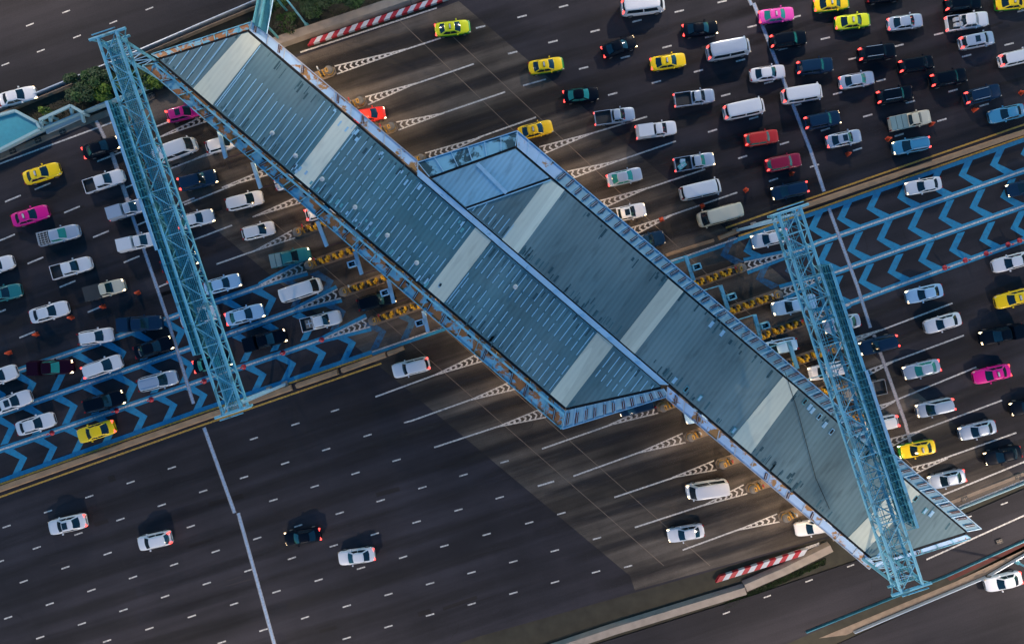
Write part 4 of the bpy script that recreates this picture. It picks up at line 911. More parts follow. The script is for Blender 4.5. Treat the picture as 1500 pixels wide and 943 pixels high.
cones([(970, 321), (1030, 301), (1094, 278), (1161, 254), (1244, 225), (1303, 203), (1366, 181), (1430, 160), (1499, 135)], 'cone_orange', 'the row above the yellow lined median', 'cones above the right median')
cones([(1387, 392), (1417, 381), (1448, 371), (1480, 358), (1497, 352)], 'cone_red', 'the row on the third blue line at right', 'cones on the right blue line', True)
cones([(11, 517), (51, 490), (102, 465), (149, 449), (200, 429), (247, 413)], 'cone_orange', 'the slanting row left of the left truss', 'cones left of the left truss')
cones([(73, 635), (168, 602), (219, 586), (297, 559), (355, 538), (413, 517), (470, 498)], 'cone_red', 'the row on the lowest blue line', 'cones on the left blue line', True)
cones([(1290, 549), (1299, 568), (1306, 586)], 'cone_red' if 0 else 'cone_orange', 'the group right of the right truss', 'cones right of the right truss') if 0 else None

# ------------------------------------------------------------------ vehicles
def interp(tab, t):
    if t <= tab[0][0]: return tab[0][1]
    for (a, x), (b_, y) in zip(tab, tab[1:]):
        if t <= b_: return x + (y - x) * (t - a) / (b_ - a)
    return tab[-1][1]
PAR = dict(
    sedan=dict(L=4.6, W=1.78, zt=[(-1, .72), (-.93, .90), (-.6, .97), (.3, .96), (.55, .92), (.85, .80), (.95, .70), (1, .56)], gh=(-1.75, 1.10, -.98, .28, .80, .60, .90, 1.43), k=.42),
    hatch=dict(L=4.1, W=1.72, zt=[(-1, .75), (-.93, .95), (-.6, 1.0), (.3, .98), (.6, .92), (.88, .78), (1, .56)], gh=(-1.93, 1.10, -1.55, .30, .78, .62, .92, 1.50), k=.40),
    suv=dict(L=4.75, W=1.86, zt=[(-1, .85), (-.95, 1.05), (-.6, 1.10), (.3, 1.08), (.55, 1.05), (.88, .95), (.96, .8), (1, .6)], gh=(-2.24, 1.05, -1.98, .42, .83, .68, 1.02, 1.76), k=.32),
    mpv=dict(L=4.6, W=1.78, zt=[(-1, .85), (-.95, 1.0), (-.6, 1.05), (.4, 1.02), (.62, .98), (.88, .85), (1, .58)], gh=(-2.16, 1.32, -1.92, .50, .81, .66, .98, 1.66), k=.34),
    van=dict(L=5.2, W=1.90, zt=[(-1, .9), (-.97, 1.1), (.5, 1.12), (.84, 1.08), (.93, 1.0), (1, .65)], gh=(-2.52, 2.28, -2.42, 1.72, .90, .80, 1.06, 2.12), k=.20),
    pickup=dict(L=5.25, W=1.84, zt=[(-1, .95), (.2, 1.08), (.45, 1.07), (.8, .97), (.93, .85), (1, .6)], gh=(-1.05, 1.20, -.78, .42, .82, .66, 1.02, 1.74), k=.34, bed=(-2.62, -1.10)),
    single_cab=dict(L=5.2, W=1.80, zt=[(-1, .95), (.2, 1.05), (.5, 1.04), (.8, .95), (.93, .83), (1, .6)], gh=(-.42, 1.28, -.25, .55, .80, .66, 1.0, 1.70), k=.34, bed=(-2.60, -.46)))
def build_vehicle(kind):
    """returns list of (part name, mesh) ; paint slots are 'PAINT' (0) and 'LOWER' (1) on painted parts"""
    P = PAR[kind]; L, Wd = P['L'], P['W']; xr0, xf0, xr1, xf1, wb, wr, zb_, zr = P['gh']; kk = P['k']; parts = []
    bed = P.get('bed'); t0 = -.985 if not bed else (bed[1]) / (L / 2)
    b = MB(); rings = []; NS = 22
    def half(t): return Wd / 2 * (max(0, 1 - abs(t) ** 7)) ** (1 / 5.5)
    for i in range(NS):
        t = t0 + (.985 - t0) * (1 - math.cos(math.pi * i / (NS - 1))) / 2; x = t * L / 2; wv = half(t) if not (bed and t < 0) else Wd / 2
        zt = interp(P['zt'], t); zl = .22 + .08 * abs(t) ** 6; zl = min(zl, zt - .2)
        hp = [(0, zl), (wv * .88, zl), (wv * .97, zl + .10), (wv, zl + (zt - zl) * .45), (wv * .985, zt - .16 * (zt - zl) / .6), (wv * .93, zt - .035), (wv * .80, zt), (wv * .4, zt + .022), (0, zt + .028)]
        ring = [(x, y, z) for y, z in hp] + [(x, -y, z) for y, z in reversed(hp[1:-1])]
        rings.append(ring)
    n = len(rings[0]); vs = [v for r in rings for v in r]; fs_hi, fs_lo = [], []
    for i in range(NS - 1):
        for k in range(n):
            f = (i * n + k, (i + 1) * n + k, (i + 1) * n + (k + 1) % n, i * n + (k + 1) % n)
            zc = sum(vs[j][2] for j in f) / 4; (fs_lo if zc < .78 else fs_hi).append(f)
    caps = [tuple(reversed(range(n))), tuple((NS - 1) * n + k for k in range(n))]
    b.add(vs, fs_hi + fs_lo + caps, 'paint_white', True); nh = len(fs_hi)
    b.m = [0] * nh + [1] * (len(fs_lo) + 2)
    # greenhouse
    def gp(u, v, h):
        hh = h if h <= 1 else 1
        e = hh ** 1.08; cx0, cx1 = (xf0 + xr0) / 2, (xf1 + xr1) / 2; ax0, ax1 = (xf0 - xr0) / 2, (xf1 - xr1) / 2
        X = u * math.sqrt(1 - kk * v * v / 2); Y = v * math.sqrt(1 - kk * .8 * u * u / 2)
        cx, ax, ww = cx0 + (cx1 - cx0) * e, ax0 + (ax1 - ax0) * e, wb + (wr - wb) * hh ** 1.3
        return Vector((cx + ax * X, ww * Y, zb_ + (zr - zb_ - .07) * hh))
    NQ = 10; per = [(1, -1 + 2 * i / NQ) for i in range(NQ)] + [(1 - 2 * i / NQ, 1) for i in range(NQ)] + [(-1, 1 - 2 * i / NQ) for i in range(NQ)] + [(-1 + 2 * i / NQ, -1) for i in range(NQ)]
    hs = [0, .3, .6, .85, 1.0]; gv = [gp(u, v, h) for h in hs for (u, v) in per]; m_ = len(per)
    cr = Vector(((xf1 + xr1) / 2, 0, zr - .07))
    for s_, dz in ((.93, .032), (.75, .052), (.4, .066)):
        gv += [cr + (gp(u, v, 1) - cr) * s_ + Vector((0, 0, dz)) for (u, v) in per]
    gv.append(cr + Vector((0, 0, .07))); lv = len(hs) + 3; gf = []
    for i in range(lv - 1):
        for k in range(m_): gf.append((i * m_ + k, i * m_ + (k + 1) % m_, (i + 1) * m_ + (k + 1) % m_, (i + 1) * m_ + k))
    for k in range(m_): gf.append(((lv - 1) * m_ + k, (lv - 1) * m_ + (k + 1) % m_, lv * m_))
    o = len(b.v); b.v += [tuple(v) for v in gv]; b.f += [[o + j for j in f] for f in gf]; b.m += [0] * len(gf); b.sm += [True] * len(gf)
    b.mats = ['paint_white', 'paint_white_lower']; MATS.setdefault('paint_white_lower', MATS['paint_white'])
    me = bpy.data.meshes.new('body'); me.from_pydata(b.v, [], b.f); me.materials.append(MATS['paint_white']); me.materials.append(MATS['paint_white'])
    me.polygons.foreach_set('material_index', b.m); me.polygons.foreach_set('use_smooth', [True] * len(b.f)); me.update(); parts.append(('body', me, 'P'))
    def patch(name, f, nu=8, nv=4, off=.014, mt='glass', bb=None):
        q = bb or MB(); pts = [f(i / nu, j / nv) for j in range(nv + 1) for i in range(nu + 1)]
        c = Vector(((xf1 + xr1) / 2, 0, zb_ - .3)); pts = [p + (p - Vector((p.x * .0 + (p.x * .0 if 0 else max(min(p.x, xf1 - .2), xr1 + .2)), 0, zb_ - .2))).normalized() * off for p in pts]
        fs = []
        for j in range(nv):
            for i in range(nu): fs.append((j * (nu + 1) + i, j * (nu + 1) + i + 1, (j + 1) * (nu + 1) + i + 1, (j + 1) * (nu + 1) + i))
        q.add(pts, fs, mt, True)
        return q
    q = patch('w', lambda s, h: gp(1, -.90 + 1.8 * s, .02 + .93 * h)); parts.append(('windscreen', q.mesh('windscreen'), 'G'))
    q = patch('w', lambda s, h: gp(-1, .86 - 1.72 * s, (.12 if kind not in ('van',) else .3) + (.82 if kind != 'van' else .6) * h)); parts.append(('rear_window', q.mesh('rear_window'), 'G'))
    for sg in (1, -1):
        lo, hi, bp = -.86, .80, 0.02
        q = patch('w', lambda s, h: gp((hi - (hi - bp - .03) * s) if sg > 0 else (bp + .03 + (hi - bp - .03) * s), sg, .14 + .72 * h))
        q = patch('w', lambda s, h: gp((bp - .03 - (bp - .03 - lo) * s) if sg > 0 else (lo + (bp - .03 - lo) * s), sg, .14 + .72 * h), bb=q); parts.append(('side_window', q.mesh('side_window'), 'G'))
    # wheels
    wm_ = MB(); r_ = .33 if L < 4.7 else .37
    for y0, y1, rr, mt in ((-.11, .11, r_, 'tyre'), (-.118, .118, r_ * .62, 'rim')):
        wm_.tube((0, y0, 0), (0, y1, 0), rr, mt, 18)
    wme = wm_.mesh('wheel')
    for sx in (.31, -.30):
        for sy in (1, -1): parts.append(('wheel', wme, (sx * L, sy * (Wd / 2 - .10), r_)))
    # lights
    hl = interp(P['zt'], .93)
    for sy in (1, -1):
        q = MB(); t = .915; x_ = t * L / 2; y_ = sy * half(t) * .80
        q.add([(x_ - .20, y_ - .17, hl + .035), (x_ + .10, y_ - .17, hl - .01), (x_ + .02, y_ + sy * .0 + .13 if sy > 0 else y_ + .17, hl - .03), (x_ - .26, y_ + .13 if sy > 0 else y_ + .17, hl + .02),
               (x_ - .16, y_ - .15, hl - .10), (x_ + .16, y_ - .15, hl - .16), (x_ + .08, y_ + .12, hl - .16), (x_ - .2, y_ + .12, hl - .12)],
              [(0, 1, 2, 3), (1, 5, 6, 2), (0, 4, 5, 1), (3, 2, 6, 7), (4, 7, 6, 5), (0, 3, 7, 4)] if 1 else [], 'head_off'); parts.append(('headlight', q.mesh('headlight'), 'H'))
        q = MB(); tl = interp(P['zt'], -.95) if not bed else .95; xx = -.955 * L / 2 if not bed else bed[0] - .02; yy = sy * (half(.955) * .86 if not bed else Wd / 2 - .16)
        if kind in ('suv', 'mpv', 'van', 'hatch'): q.box((xx + .03, yy, tl - .25), (.16, .20, .48 if kind != 'van' else .6), 'tail_off')
        elif bed: q.box((xx - .01, yy, tl - .40), (.09, .16, .38), 'tail_off')
        else: q.box((xx + .04, yy * .92, tl - .16), (.20, .36, .18), 'tail_off', sy * .25)
        parts.append(('tail_light', q.mesh('tail_light'), 'T'))
        q = MB(); xm = xf0 - .55 if kind != 'van' else xf0 - .35; q.box((xm, sy * (Wd / 2 + .09), zb_ + .02), (.14, .20, .13), 'paint_white', 0, .85); parts.append(('mirror', q.mesh('mirror'), 'P1'))
    q = MB(); q.box((L / 2 * .965, 0, .34), (.10, Wd * .55, .16), 'trim'); parts.append(('grille', q.mesh('grille'), None)); q = MB(); q.box((-L / 2 * (.975), 0, .32) if not bed else (bed[0] - .03, 0, .35), (.08, Wd * .6, .12), 'trim'); parts.append(('rear_bumper', q.mesh('rear_bumper'), None))
    if bed:
        x0, x1 = bed; q = MB(); cx = (x0 + x1) / 2; ln = x1 - x0; wd = Wd * .985; hz = .98; fl = .62; th = .07
        q.box((cx, 0, .42), (ln, wd, fl - .42), 'paint_white'); q.box((cx, wd / 2 - th / 2, fl), (ln, th, hz - fl), 'paint_white'); q.box((cx, -wd / 2 + th / 2, fl), (ln, th, hz - fl), 'paint_white')
        q.box((x0 + th / 2, 0, fl), (th, wd - 2 * th, hz - fl), 'paint_white'); q.box((x1 - th / 2, 0, fl), (th, wd - 2 * th, hz - fl), 'paint_white'); parts.append(('cargo_bed', q.mesh('cargo_bed'), 'P1'))
        q = MB(); q.box((cx, 0, fl + .004), (ln - 2 * th, wd - 2 * th, .03), 'bed_floor')
        for sy in (1, -1): q.box((cx, sy * (wd / 2 - th - .012), fl + .03), (ln - 2 * th, .02, hz - fl - .06), 'bed_floor')
        for sx in (x0 + th + .012, x1 - th - .012): q.box((sx, 0, fl + .03), (.02, wd - 2 * th - .06, hz - fl - .06), 'bed_floor')
        for k in range(6): q.box((cx, -wd / 2 + .3 + k * .26, fl + .034), (ln - .2, .08, .02), 'bed_floor')
        parts.append(('bed_liner', q.mesh('bed_liner'), None))
    return parts
VP = {k: build_vehicle(k) for k in PAR}
MESHX = {}
def extra_mesh(key, kind):
    if (key, kind) in MESHX: return MESHX[(key, kind)]
    P = PAR[kind]; xr0, xf0, xr1, xf1, wb, wr, zb_, zr = P['gh']; cx = (xf1 + xr1) / 2; q = MB()
    if key == 'roof_sign': q.box((cx + .05, 0, zr + .0), (.17, .58, .16), 'barrier_white', 0, .85); q.box((cx + .05, 0, zr - .02), (.24, .66, .05), 'trim')
    if key == 'sunroof': q.box((cx + .22, 0, zr - .02), (.62, .78, .028), 'sunroof_glass')
    if key == 'roof_rail':
        q.box((cx, 0, zr - .06), ((xf1 - xr1) * .8, .045, .10), 'galvanised')
    if key == 'bed_cap':
        x0, x1 = P['bed']; q.box(((x0 + x1) / 2 + .03, 0, .985), (x1 - x0 - .02, P['W'] * .96, .72), 'paint_white', 0, .90)
    if key == 'bed_cover':
        x0, x1 = P['bed']; n = 3 if x1 - x0 > 2 else 2
        for k in range(n): ln = (x1 - x0) / n; q.box((x0 + ln * (k + .5), 0, .985), (ln - .05, P['W'] * .93, .07), 'canvas', 0, .97)
    if key == 'bed_rack':
        x0, x1 = P['bed']
        for k in range(6): q.tube((x0 + .1, -.7 + k * .28, 1.25), (x1 - .1, -.7 + k * .28, 1.25), .03, 'barrier_white', 5)
        for k in range(4): xx = x0 + .1 + (x1 - x0 - .2) * k / 3; q.tube((xx, -.8, 1.25), (xx, .8, 1.25), .03, 'barrier_white', 5); q.tube((xx, -.8, .98), (xx, -.8, 1.25), .03, 'barrier_white', 5); q.tube((xx, .8, .98), (xx, .8, 1.25), .03, 'barrier_white', 5)
    if key == 'flat_bed':
        x0, x1 = P['bed']; q.box(((x0 + x1) / 2, 0, .99), (x1 - x0 + .1, P['W'] * 1.06, .06), 'bed_floor')
    MESHX[(key, kind)] = q.mesh(key); return MESHX[(key, kind)]
CN = dict(white='white', silver='silver', grey='grey', black='black', yellow='yellow', lime='lime yellow', orange='golden yellow', green='green', pink='pink', magenta='magenta', purple='dark magenta', red='red', scarlet='bright red', darkred='dark red', navy='dark navy', blue='blue', teal='teal', paleblue='pale blue', maroon='dark maroon', cream='cream')
KN = dict(sedan='sedan', hatch='hatchback', suv='suv', mpv='people carrier', van='van', pickup='double cab pickup', single_cab='pickup')
CARS = []
def car(px, py, ang, head, kind, colr, feat='', lower=None, opts=(), heads=None, tails=None, glass='glass', sc=1.0): CARS.append(dict(px=px, py=py, ang=ang, head=head, kind=kind, col=colr, feat=feat, lower=lower, opts=opts, heads=heads, tails=tails, glass=glass, sc=sc))
T = ('roof_sign',); SR = ('sunroof',); RR = ('roof_rail',)
# --- upper left carriageway and service road
car(25, 141, 15, 'R', 'sedan', 'white', heads=1)
car(147, 216, 19, 'R', 'sedan', 'black', heads=1, tails=1)
car(268, 165, 15, 'R', 'hatch', 'purple', opts=SR, tails=1)
car(258, 220, 20, 'R', 'van', 'white')
car(60, 254, 18, 'R', 'sedan', 'yellow', 'taxi', opts=T)
car(152, 265, 18, 'R', 'pickup', 'white', 'with empty black bed')
car(290, 264, 14, 'R', 'suv', 'navy', tails=1, heads=1)
car(43, 316, 17, 'R', 'sedan', 'magenta', 'taxi', opts=T)
car(188, 306, 17, 'R', 'single_cab', 'silver', 'with white bed cap', opts=('bed_cap',), tails=1)
car(325, 210, 17, 'R', 'hatch', 'white', glass='glass')
car(286, 321, 14, 'R', 'sedan', 'white', heads=1, tails=1)
car(358, 294, 14, 'R', 'mpv', 'white')
car(428, 263, 17, 'R', 'sedan', 'silver')
car(471, 309, 16, 'R', 'hatch', 'white', tails=1)
car(86, 344, 14, 'R', 'pickup', 'silver', 'with white rack over its bed', opts=('bed_rack',), glass='glass_teal')
car(203, 354, 13, 'R', 'single_cab', 'white', 'with white bed cap', opts=('bed_cap',))
car(378, 338, 14, 'R', 'hatch', 'white', heads=0)
car(104, 392, 16, 'R', 'pickup', 'white', 'with empty black bed')
car(-8, 390, 18, 'R', 'sedan', 'white')
car(262, 384, 16, 'R', 'sedan', 'navy', heads=1)
car(425, 377, 12, 'R', 'pickup', 'teal', 'with covered bed', opts=('bed_cover',), heads=1)
car(325, 416, 15, 'R', 'sedan', 'paleblue', heads=1)
car(153, 424, 15, 'R', 'single_cab', 'cream', 'with black flat bed', opts=('flat_bed',), heads=1)
car(3, 430, 13, 'R', 'sedan', 'teal')
car(71, 457, 16, 'R', 'sedan', 'white')
car(140, 493, 9, 'R', 'hatch', 'white')
car(206, 474, 4, 'R', 'pickup', 'blue' if 0 else 'navy', 'with covered bed', opts=('bed_cap',))
car(76, 538, 3, 'R', 'pickup', 'maroon', 'with covered bed', opts=('bed_cap',), heads=1, glass='glass_teal')
car(150, 537, 19, 'R', 'mpv', 'white', tails=1)
car(224, 509, 17, 'R', 'sedan', 'black', heads=1)
car(231, 558, 14, 'R', 'mpv', 'silver', opts=RR, tails=0)
car(153, 588, 15, 'R', 'suv', 'black', heads=1)
car(-4, 552, 20, 'R', 'sedan', 'white')
car(17, 589, 20, 'R', 'sedan', 'white', 'with sunroof', opts=SR)
car(51, 621, 17, 'R', 'sedan', 'white')
car(140, 632, 17, 'L', 'sedan', 'yellow', tails=1)
car(311, 531, 14, 'R', 'sedan', 'black', heads=1, tails=1, glass='glass_teal')
car(292, 464, 18, 'R', 'sedan', 'white')
car(358, 461, 15, 'R', 'sedan', 'paleblue', heads=1, tails=1)
car(389, 498, 15, 'R', 'pickup', 'black', 'with covered bed', opts=('bed_cap',), heads=1, tails=1)
car(441, 425, 18, 'R', 'van', 'white')
car(470, 470, 14, 'R', 'pickup', 'white', 'with tan bed load')
car(551, 440, 16, 'R', 'suv', 'black', heads=1)
# --- lower left, moving left
car(602, 538, 14, 'L', 'suv', 'white', tails=1)
car(98, 768, 13, 'L', 'sedan', 'white', 'with sunroof', opts=SR, tails=1)
car(226, 792, 13, 'L', 'hatch', 'white', tails=1)
car(443, 786, 9, 'L', 'sedan', 'black', tails=1, heads=1)
car(522, 815, 8, 'L', 'sedan', 'white', tails=1)
# --- top middle
car(663, 41, 7, 'R', 'sedan', 'lime', 'taxi', lower='green', opts=T, tails=1)
car(800, 96, 9, 'R', 'sedan', 'yellow', 'taxi', lower='green', opts=T)
car(784, 190, 14, 'R', 'sedan', 'orange', 'taxi', opts=T)
car(541, 168, 10, 'R', 'hatch', 'scarlet', heads=1)
car(851, 139, 6, 'R', 'sedan', 'black', tails=1, glass='glass_teal')
car(907, 68, 20, 'R', 'sedan', 'black', tails=1, heads=1)
car(901, 170, 8, 'R', 'single_cab', 'silver', 'with empty black bed', tails=1)
car(942, 9, 7, 'R', 'van', 'white', tails=1, sc=1.05)
car(1026, 42, 6, 'R', 'sedan', 'black', tails=1, heads=1)
car(979, 90, 9, 'R', 'sedan', 'yellow', 'taxi', opts=T, tails=1)
car(1067, 73, 11, 'R', 'van', 'silver', tails=1, sc=1.06)
car(1018, 143, 8, 'R', 'single_cab', 'silver', 'with empty black bed', tails=1)
car(962, 190, 8, 'R', 'single_cab', 'white', 'with white bed cap', opts=('bed_cap',), tails=1)
car(915, 259, 13, 'R', 'sedan', 'silver', tails=1, glass='glass_teal')
car(917, 312, 12, 'R', 'pickup', 'white', 'with sunroof', opts=SR, heads=1)
car(944, 354, 14, 'R', 'pickup', 'navy', 'with empty black bed')
# --- upper right queue
car(1138, 22, 7, 'R', 'sedan', 'pink', 'taxi', opts=T, tails=1, glass='glass_teal')
car(1155, 58, 8, 'R', 'suv', 'black', tails=1)
car(1125, 107, 8, 'R', 'sedan', 'white')
car(1090, 160, 12, 'R', 'van', 'white', tails=1)
car(1018, 237, 10, 'R', 'single_cab', 'silver', 'with loaded bed', tails=1, heads=1)
car(1026, 278, 13, 'R', 'van', 'white', 'with square tail', tails=0)
car(1054, 315, 15, 'L', 'van', 'cream', sc=1.05)
car(1116, 202, 9, 'R', 'suv', 'red', tails=1, sc=.93, glass='glass_teal')
car(1148, 238, 11, 'R', 'suv', 'darkred', tails=1, sc=.98, glass='glass_teal')
car(1157, 279, 12, 'L', 'mpv', 'navy', heads=1, tails=1)
car(1175, 138, 9, 'R', 'van', 'white', 'with square tail', tails=1, sc=.98)
car(1194, 97, 7, 'R', 'suv', 'navy', tails=1)
car(1205, 176, 11, 'R', 'suv', 'navy', heads=1, tails=1)
car(1237, 203, 12, 'R', 'sedan', 'silver', 'with sunroof', opts=SR, tails=1)
car(1219, 5, 7, 'R', 'sedan', 'yellow', 'taxi', lower='green', opts=T, tails=1)
car(1250, 31, 7, 'R', 'sedan', 'lime', 'taxi', lower='green', opts=T, tails=1)
car(1327, 32, 8, 'R', 'sedan', 'silver', tails=1)
car(1285, 77, 8, 'R', 'suv', 'black', opts=RR, tails=1, sc=1.03)
car(1256, 117, 10, 'R', 'sedan', 'silver', tails=1)
car(1343, 94, 10, 'R', 'mpv', 'black', tails=1)
car(1311, 139, 10, 'R', 'suv', 'black', opts=RR, tails=1)
car(1390, 114, 11, 'R', 'suv', 'black', tails=1)
car(1418, 31, 8, 'R', 'pickup', 'white', 'with white boxes in its bed', tails=1, sc=1.04)
car(1432, 59, 11, 'R', 'mpv', 'silver', 'with sunroof', opts=SR, tails=1)
car(1411, 5, 6, 'R', 'suv', 'black', tails=1)
car(1485, 3, 6, 'R', 'sedan', 'yellow', 'taxi', lower='green', opts=T)
car(1490, 84, 13, 'R', 'mpv', 'white', tails=1)
car(1440, 138, 14, 'R', 'suv', 'navy', opts=RR, tails=1)
car(1334, 176, 12, 'R', 'single_cab', 'cream', 'with grey covered bed', opts=('bed_cover',), sc=1.04)
car(1335, 213, 10, 'L', 'mpv', 'blue', opts=RR, heads=1, tails=1)
car(1476, 166, 13, 'L', 'sedan', 'blue')
car(1296, -8, 7, 'R', 'sedan', 'black')
# --- right, moving left
car(1354, 272, 11, 'L', 'sedan', 'white', heads=1, glass='glass')
car(1128, 349, 13, 'L', 'sedan', 'white', heads=1, tails=1)
car(1502, 274, 14, 'L', 'sedan', 'navy', heads=1)
car(1482, 384, 15, 'L', 'sedan', 'white')
car(1355, 430, 13, 'L', 'sedan', 'paleblue', heads=1)
car(1486, 437, 15, 'L', 'sedan', 'yellow', 'taxi', opts=T)
car(1382, 473, 16, 'L', 'sedan', 'white')
car(1466, 490, 12, 'L', 'pickup', 'black', 'with covered bed', opts=('bed_cap',), heads=1, tails=1)
car(1287, 505, 14, 'L', 'suv', 'navy', heads=1, tails=1)
car(1351, 541, 14, 'L', 'sedan', 'silver', heads=1, tails=1, glass='glass_teal')
car(1454, 548, 13, 'L', 'sedan', 'magenta', 'taxi', opts=T, tails=1)
car(1370, 597, 13, 'L', 'mpv', 'silver', heads=1, tails=1)
car(1433, 630, 14, 'L', 'sedan', 'silver', heads=1)
car(1508, 594, 14, 'L', 'sedan', 'black', heads=1)
car(1470, 667, 13, 'L', 'sedan', 'black', heads=1)
car(1344, 658, 11, 'L', 'sedan', 'yellow', 'taxi', lower='green', opts=T, heads=1)
car(1388, 702, 13, 'L', 'sedan', 'silver', heads=1, tails=1)
car(1234, 474, 13, 'L', 'sedan', 'silver', heads=1)
car(1162, 447, 12, 'L', 'pickup', 'paleblue', 'with covered bed', opts=('bed_cap',), heads=1)
car(1141, 508, 12, 'L', 'mpv', 'paleblue')
car(1212, 543, 12, 'L', 'mpv', 'white', heads=1)
car(1267, 572, 12, 'L', 'pickup', 'grey', 'with empty black bed')
car(1292, 621, 13, 'L', 'hatch', 'white', tails=1)
car(1192, 772, 10, 'L', 'sedan', 'white')
car(1036, 716, 9, 'L', 'van', 'white', heads=1)
car(1005, 781, 10, 'L', 'sedan', 'white', heads=1)
car(1030, 606, 14, 'L', 'sedan', 'paleblue', heads=1)
car(933, 595, 14, 'L', 'mpv', 'navy', heads=1)
car(1471, 852, 14, 'L', 'sedan', 'white', tails=1)

for c_ in CARS:
    if c_['py'] < 240 and c_['px'] > 860 and c_['col'] in ('black', 'navy', 'silver') and (c_['px'] + c_['py']) % 3: c_['wind'] = 1
# ---- labels that single each vehicle out
def region(c):
    x, y = c['px'], c['py']
    gl = 165 + (y - 45) * .325; gr = 1190 + (y - 310) * .31
    med_r = 385 - (x - 985) * .37; canopy_mid = 30 + (x - 300) * .86
    if x > 1440 and y > 800: return 'on the outer road at the bottom right corner'
    if x < 60 and y < 150: return 'on the upper left service road'
    if x < 640 and y > 730 + (0 if x > 300 else 0): return 'on the open road at lower left'
    if x < gl + 60 and x < 345 and y > 130:
        if x < gl - 2: 
            return 'in the blue arrow lanes at far left' if y > 560 - x * .36 else 'in the far left lanes'
        return 'beneath the left truss'
    if y > canopy_mid + 60 and x < 640: return 'between left truss and left canopy'
    if x < 960 and y < 380 and y < canopy_mid: return 'in the lanes above the canopies'
    if y > 560 and x < 1250 and y > 421 + (x - 750) * .80: return 'in the lanes below the right canopy'
    if y < 395 - (x - 985) * .385 and x > 960:
        return 'in the upper right queue'
    if x < gr + 25: return 'beside the right truss'
    return 'in the right hand lanes below the median'
for c in CARS:
    c['desc'] = (CN[c['col']] + ' ' + (('taxi ' + KN[c['kind']]) if c['feat'] == 'taxi' else KN[c['kind']] + ((' ' + c['feat']) if c['feat'] else '')))
    if c['lower'] == 'green': c['desc'] = CN[c['col']] + ' and green taxi'
    elif c['feat'] == 'taxi': c['desc'] = CN[c['col']] + ' taxi'
    c['short'] = CN[c['col']] + ' ' + ('taxi' if c['feat'] == 'taxi' else KN[c['kind']].replace('double cab ', ''))
    c['reg'] = region(c)
def relword(c, o):
    dx, dy = c['px'] - o['px'], c['py'] - o['py']
    if abs(dx) > abs(dy) * 1.3: return 'right of' if dx > 0 else 'left of'
    return 'below' if dy > 0 else 'above'
def final_labels():
    from collections import Counter
    used = set()
    cnt = Counter((c['desc'], c['reg']) for c in CARS); scount = Counter(c['short'] for c in CARS)
    for c in CARS:
        if cnt[(c['desc'], c['reg'])] == 1: lab = c['desc'] + ' ' + c['reg']
        else:
            inside = [o for o in CARS if 15 < o['px'] < 1485 and 10 < o['py'] < 835 and o is not c and o['short'] != c['short']]
            inside.sort(key=lambda o: math.hypot(o['px'] - c['px'], o['py'] - c['py']) + 14 * (scount[o['short']] - 1))
            lab = None
            for o in inside[:6]:
                l2 = '%s just %s the %s, %s' % (c['desc'], relword(c, o), o['short'], c['reg'])
                if len(l2.split()) > 16: l2 = '%s just %s the %s' % (c['short'], relword(c, o), o['short'])
                if l2 not in used: lab = l2; break
            lab = lab or (c['desc'] + ' ' + c['reg'])
        k = lab
        if k in used: lab = 'lower ' + lab
        used.add(lab); c['label'] = ' '.join(lab.split()[:16])
        if len(lab.split()) < 4: c['label'] = lab + ' on road'
final_labels()
CAT = dict(sedan='car', hatch='car', suv='suv', mpv='car', van='van', pickup='pickup truck', single_cab='pickup truck')
NAME = dict(sedan='sedan_car', hatch='hatchback_car', suv='suv', mpv='people_carrier', van='van', pickup='pickup_truck', single_cab='pickup_truck')
GROUPS = dict(car='cars on the toll road', suv='suvs on the toll road', van='vans on the toll road', taxi='taxis on the toll road')
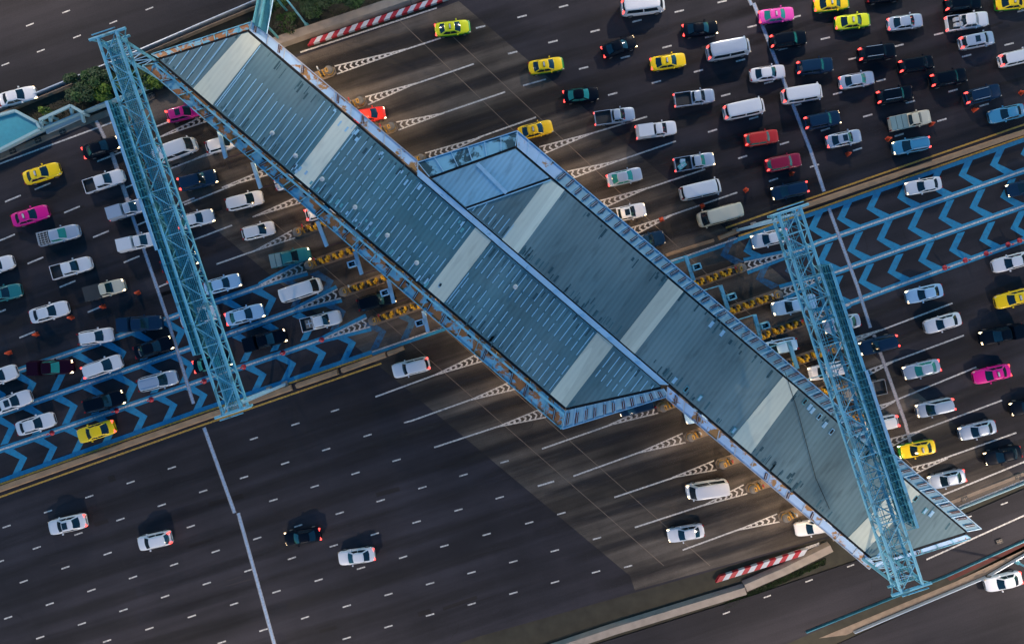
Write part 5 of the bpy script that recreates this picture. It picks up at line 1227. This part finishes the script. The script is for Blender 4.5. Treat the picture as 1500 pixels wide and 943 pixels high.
def place(c):
    kind = c['kind']; taxi = c['feat'] == 'taxi'; cat = 'taxi' if taxi else CAT[kind]
    p = W(c['px'], c['py'], .8); a = c['ang'] + (180 if c['head'] == 'L' else 0)
    grp = {'taxi': 'taxis on the toll road', 'car': 'cars on the toll road', 'suv': 'suvs on the toll road', 'van': 'vans on the toll road', 'pickup truck': 'pickup trucks on the toll road'}[cat]
    root = thing('taxi' if taxi else NAME[kind], c['label'], cat, (p.x, p.y, .004), R(a), grp); root.scale = (c['sc'] * (.95 if (c['px'] > 500 and c['py'] < 330 and kind != 'van') else 1.03 if (c['px'] < 420 and c['py'] > 440) else .98) * (.96 if kind in ('pickup', 'single_cab') and c['px'] < 500 else 1),) * 3; c['root'] = root
    pm = MATS['paint_' + c['col']]; lm = MATS['paint_' + (c['lower'] or c['col'])]
    def put(name, me, parent=root): o = bpy.data.objects.new(name, me); COL.objects.link(o); o.parent = parent; return o
    def slot(o, i, m): o.material_slots[i].link = 'OBJECT'; o.material_slots[i].material = m
    for name, me, k in VP[kind]:
        o = put(name, me)
        if k == 'P': slot(o, 0, pm); slot(o, 1, lm)
        elif k == 'P1': slot(o, 0, pm)
        elif name == 'windscreen' and c.get('wind'): slot(o, 0, MATS['glass_teal'])
        elif k == 'G' and c['glass'] != 'glass': slot(o, 0, MATS[c['glass']])
        elif k == 'H' and c['heads']: slot(o, 0, MATS['head_on'])
        elif k == 'T' and c['tails']: slot(o, 0, MATS['tail_on'])
        elif isinstance(k, tuple): o.location = k
    for e in c['opts']:
        me = extra_mesh(e, kind)
        if e == 'roof_rail':
            for sy in (1, -1): o = put(e, me); o.location = (0, sy * PAR[kind]['gh'][5] * .88, 0)
        else:
            o = put(e, me)
            if e == 'bed_cap': slot(o, 0, pm)
for c in CARS: place(c)
# a motorcycle with its rider beneath the left sign board is too hidden to build; bed loads follow
def load_box(px, py, sz, mt, label, rz, name='cargo_box', cat='box'):
    p = W(px, py, .9); b = MB(); b.box((0, 0, 0), sz, mt, 0, .93); b.box((0, 0, sz[2]), (sz[0] * .7, sz[1] * .12, .02), 'galvanised'); b.box((0, 0, sz[2]), (sz[0] * .12, sz[1] * .7, .022), 'galvanised')
    o = b.obj(name); o.location = (p.x, p.y, .70); o.rotation_euler = (0, 0, R(rz)); return tag(o, label, cat, 'boxes carried in pickup beds')
load_box(1400, 29, (.5, .45, .45), 'barrier_white', 'white box at the upper left in the loaded white pickup bed', 8)
load_box(1407, 27, (.5, .45, .45), 'barrier_white', 'white box at the upper right in the loaded white pickup bed', 20)
load_box(1401, 37, (.5, .45, .45), 'barrier_white', 'white box at the lower left in the loaded white pickup bed', 2)
load_box(1408, 36, (.55, .5, .5), 'barrier_white', 'white box at the lower right in the loaded white pickup bed', 12)
load_box(999, 243, (1.1, .6, .4), 'steel_teal', 'dark blue bundle in the bed of the loaded silver pickup', 40, 'cargo_bundle', 'bundle')
load_box(1000, 236, (.6, .5, .3), 'steel_pale', 'pale bundle in the bed of the loaded silver pickup', 0, 'cargo_bundle', 'bundle')
load_box(453, 474, (.95, 1.1, .25), 'bed_floor_tan', 'tan load filling the bed of white pickup near the black pickup', 14, 'cargo_load', 'load')
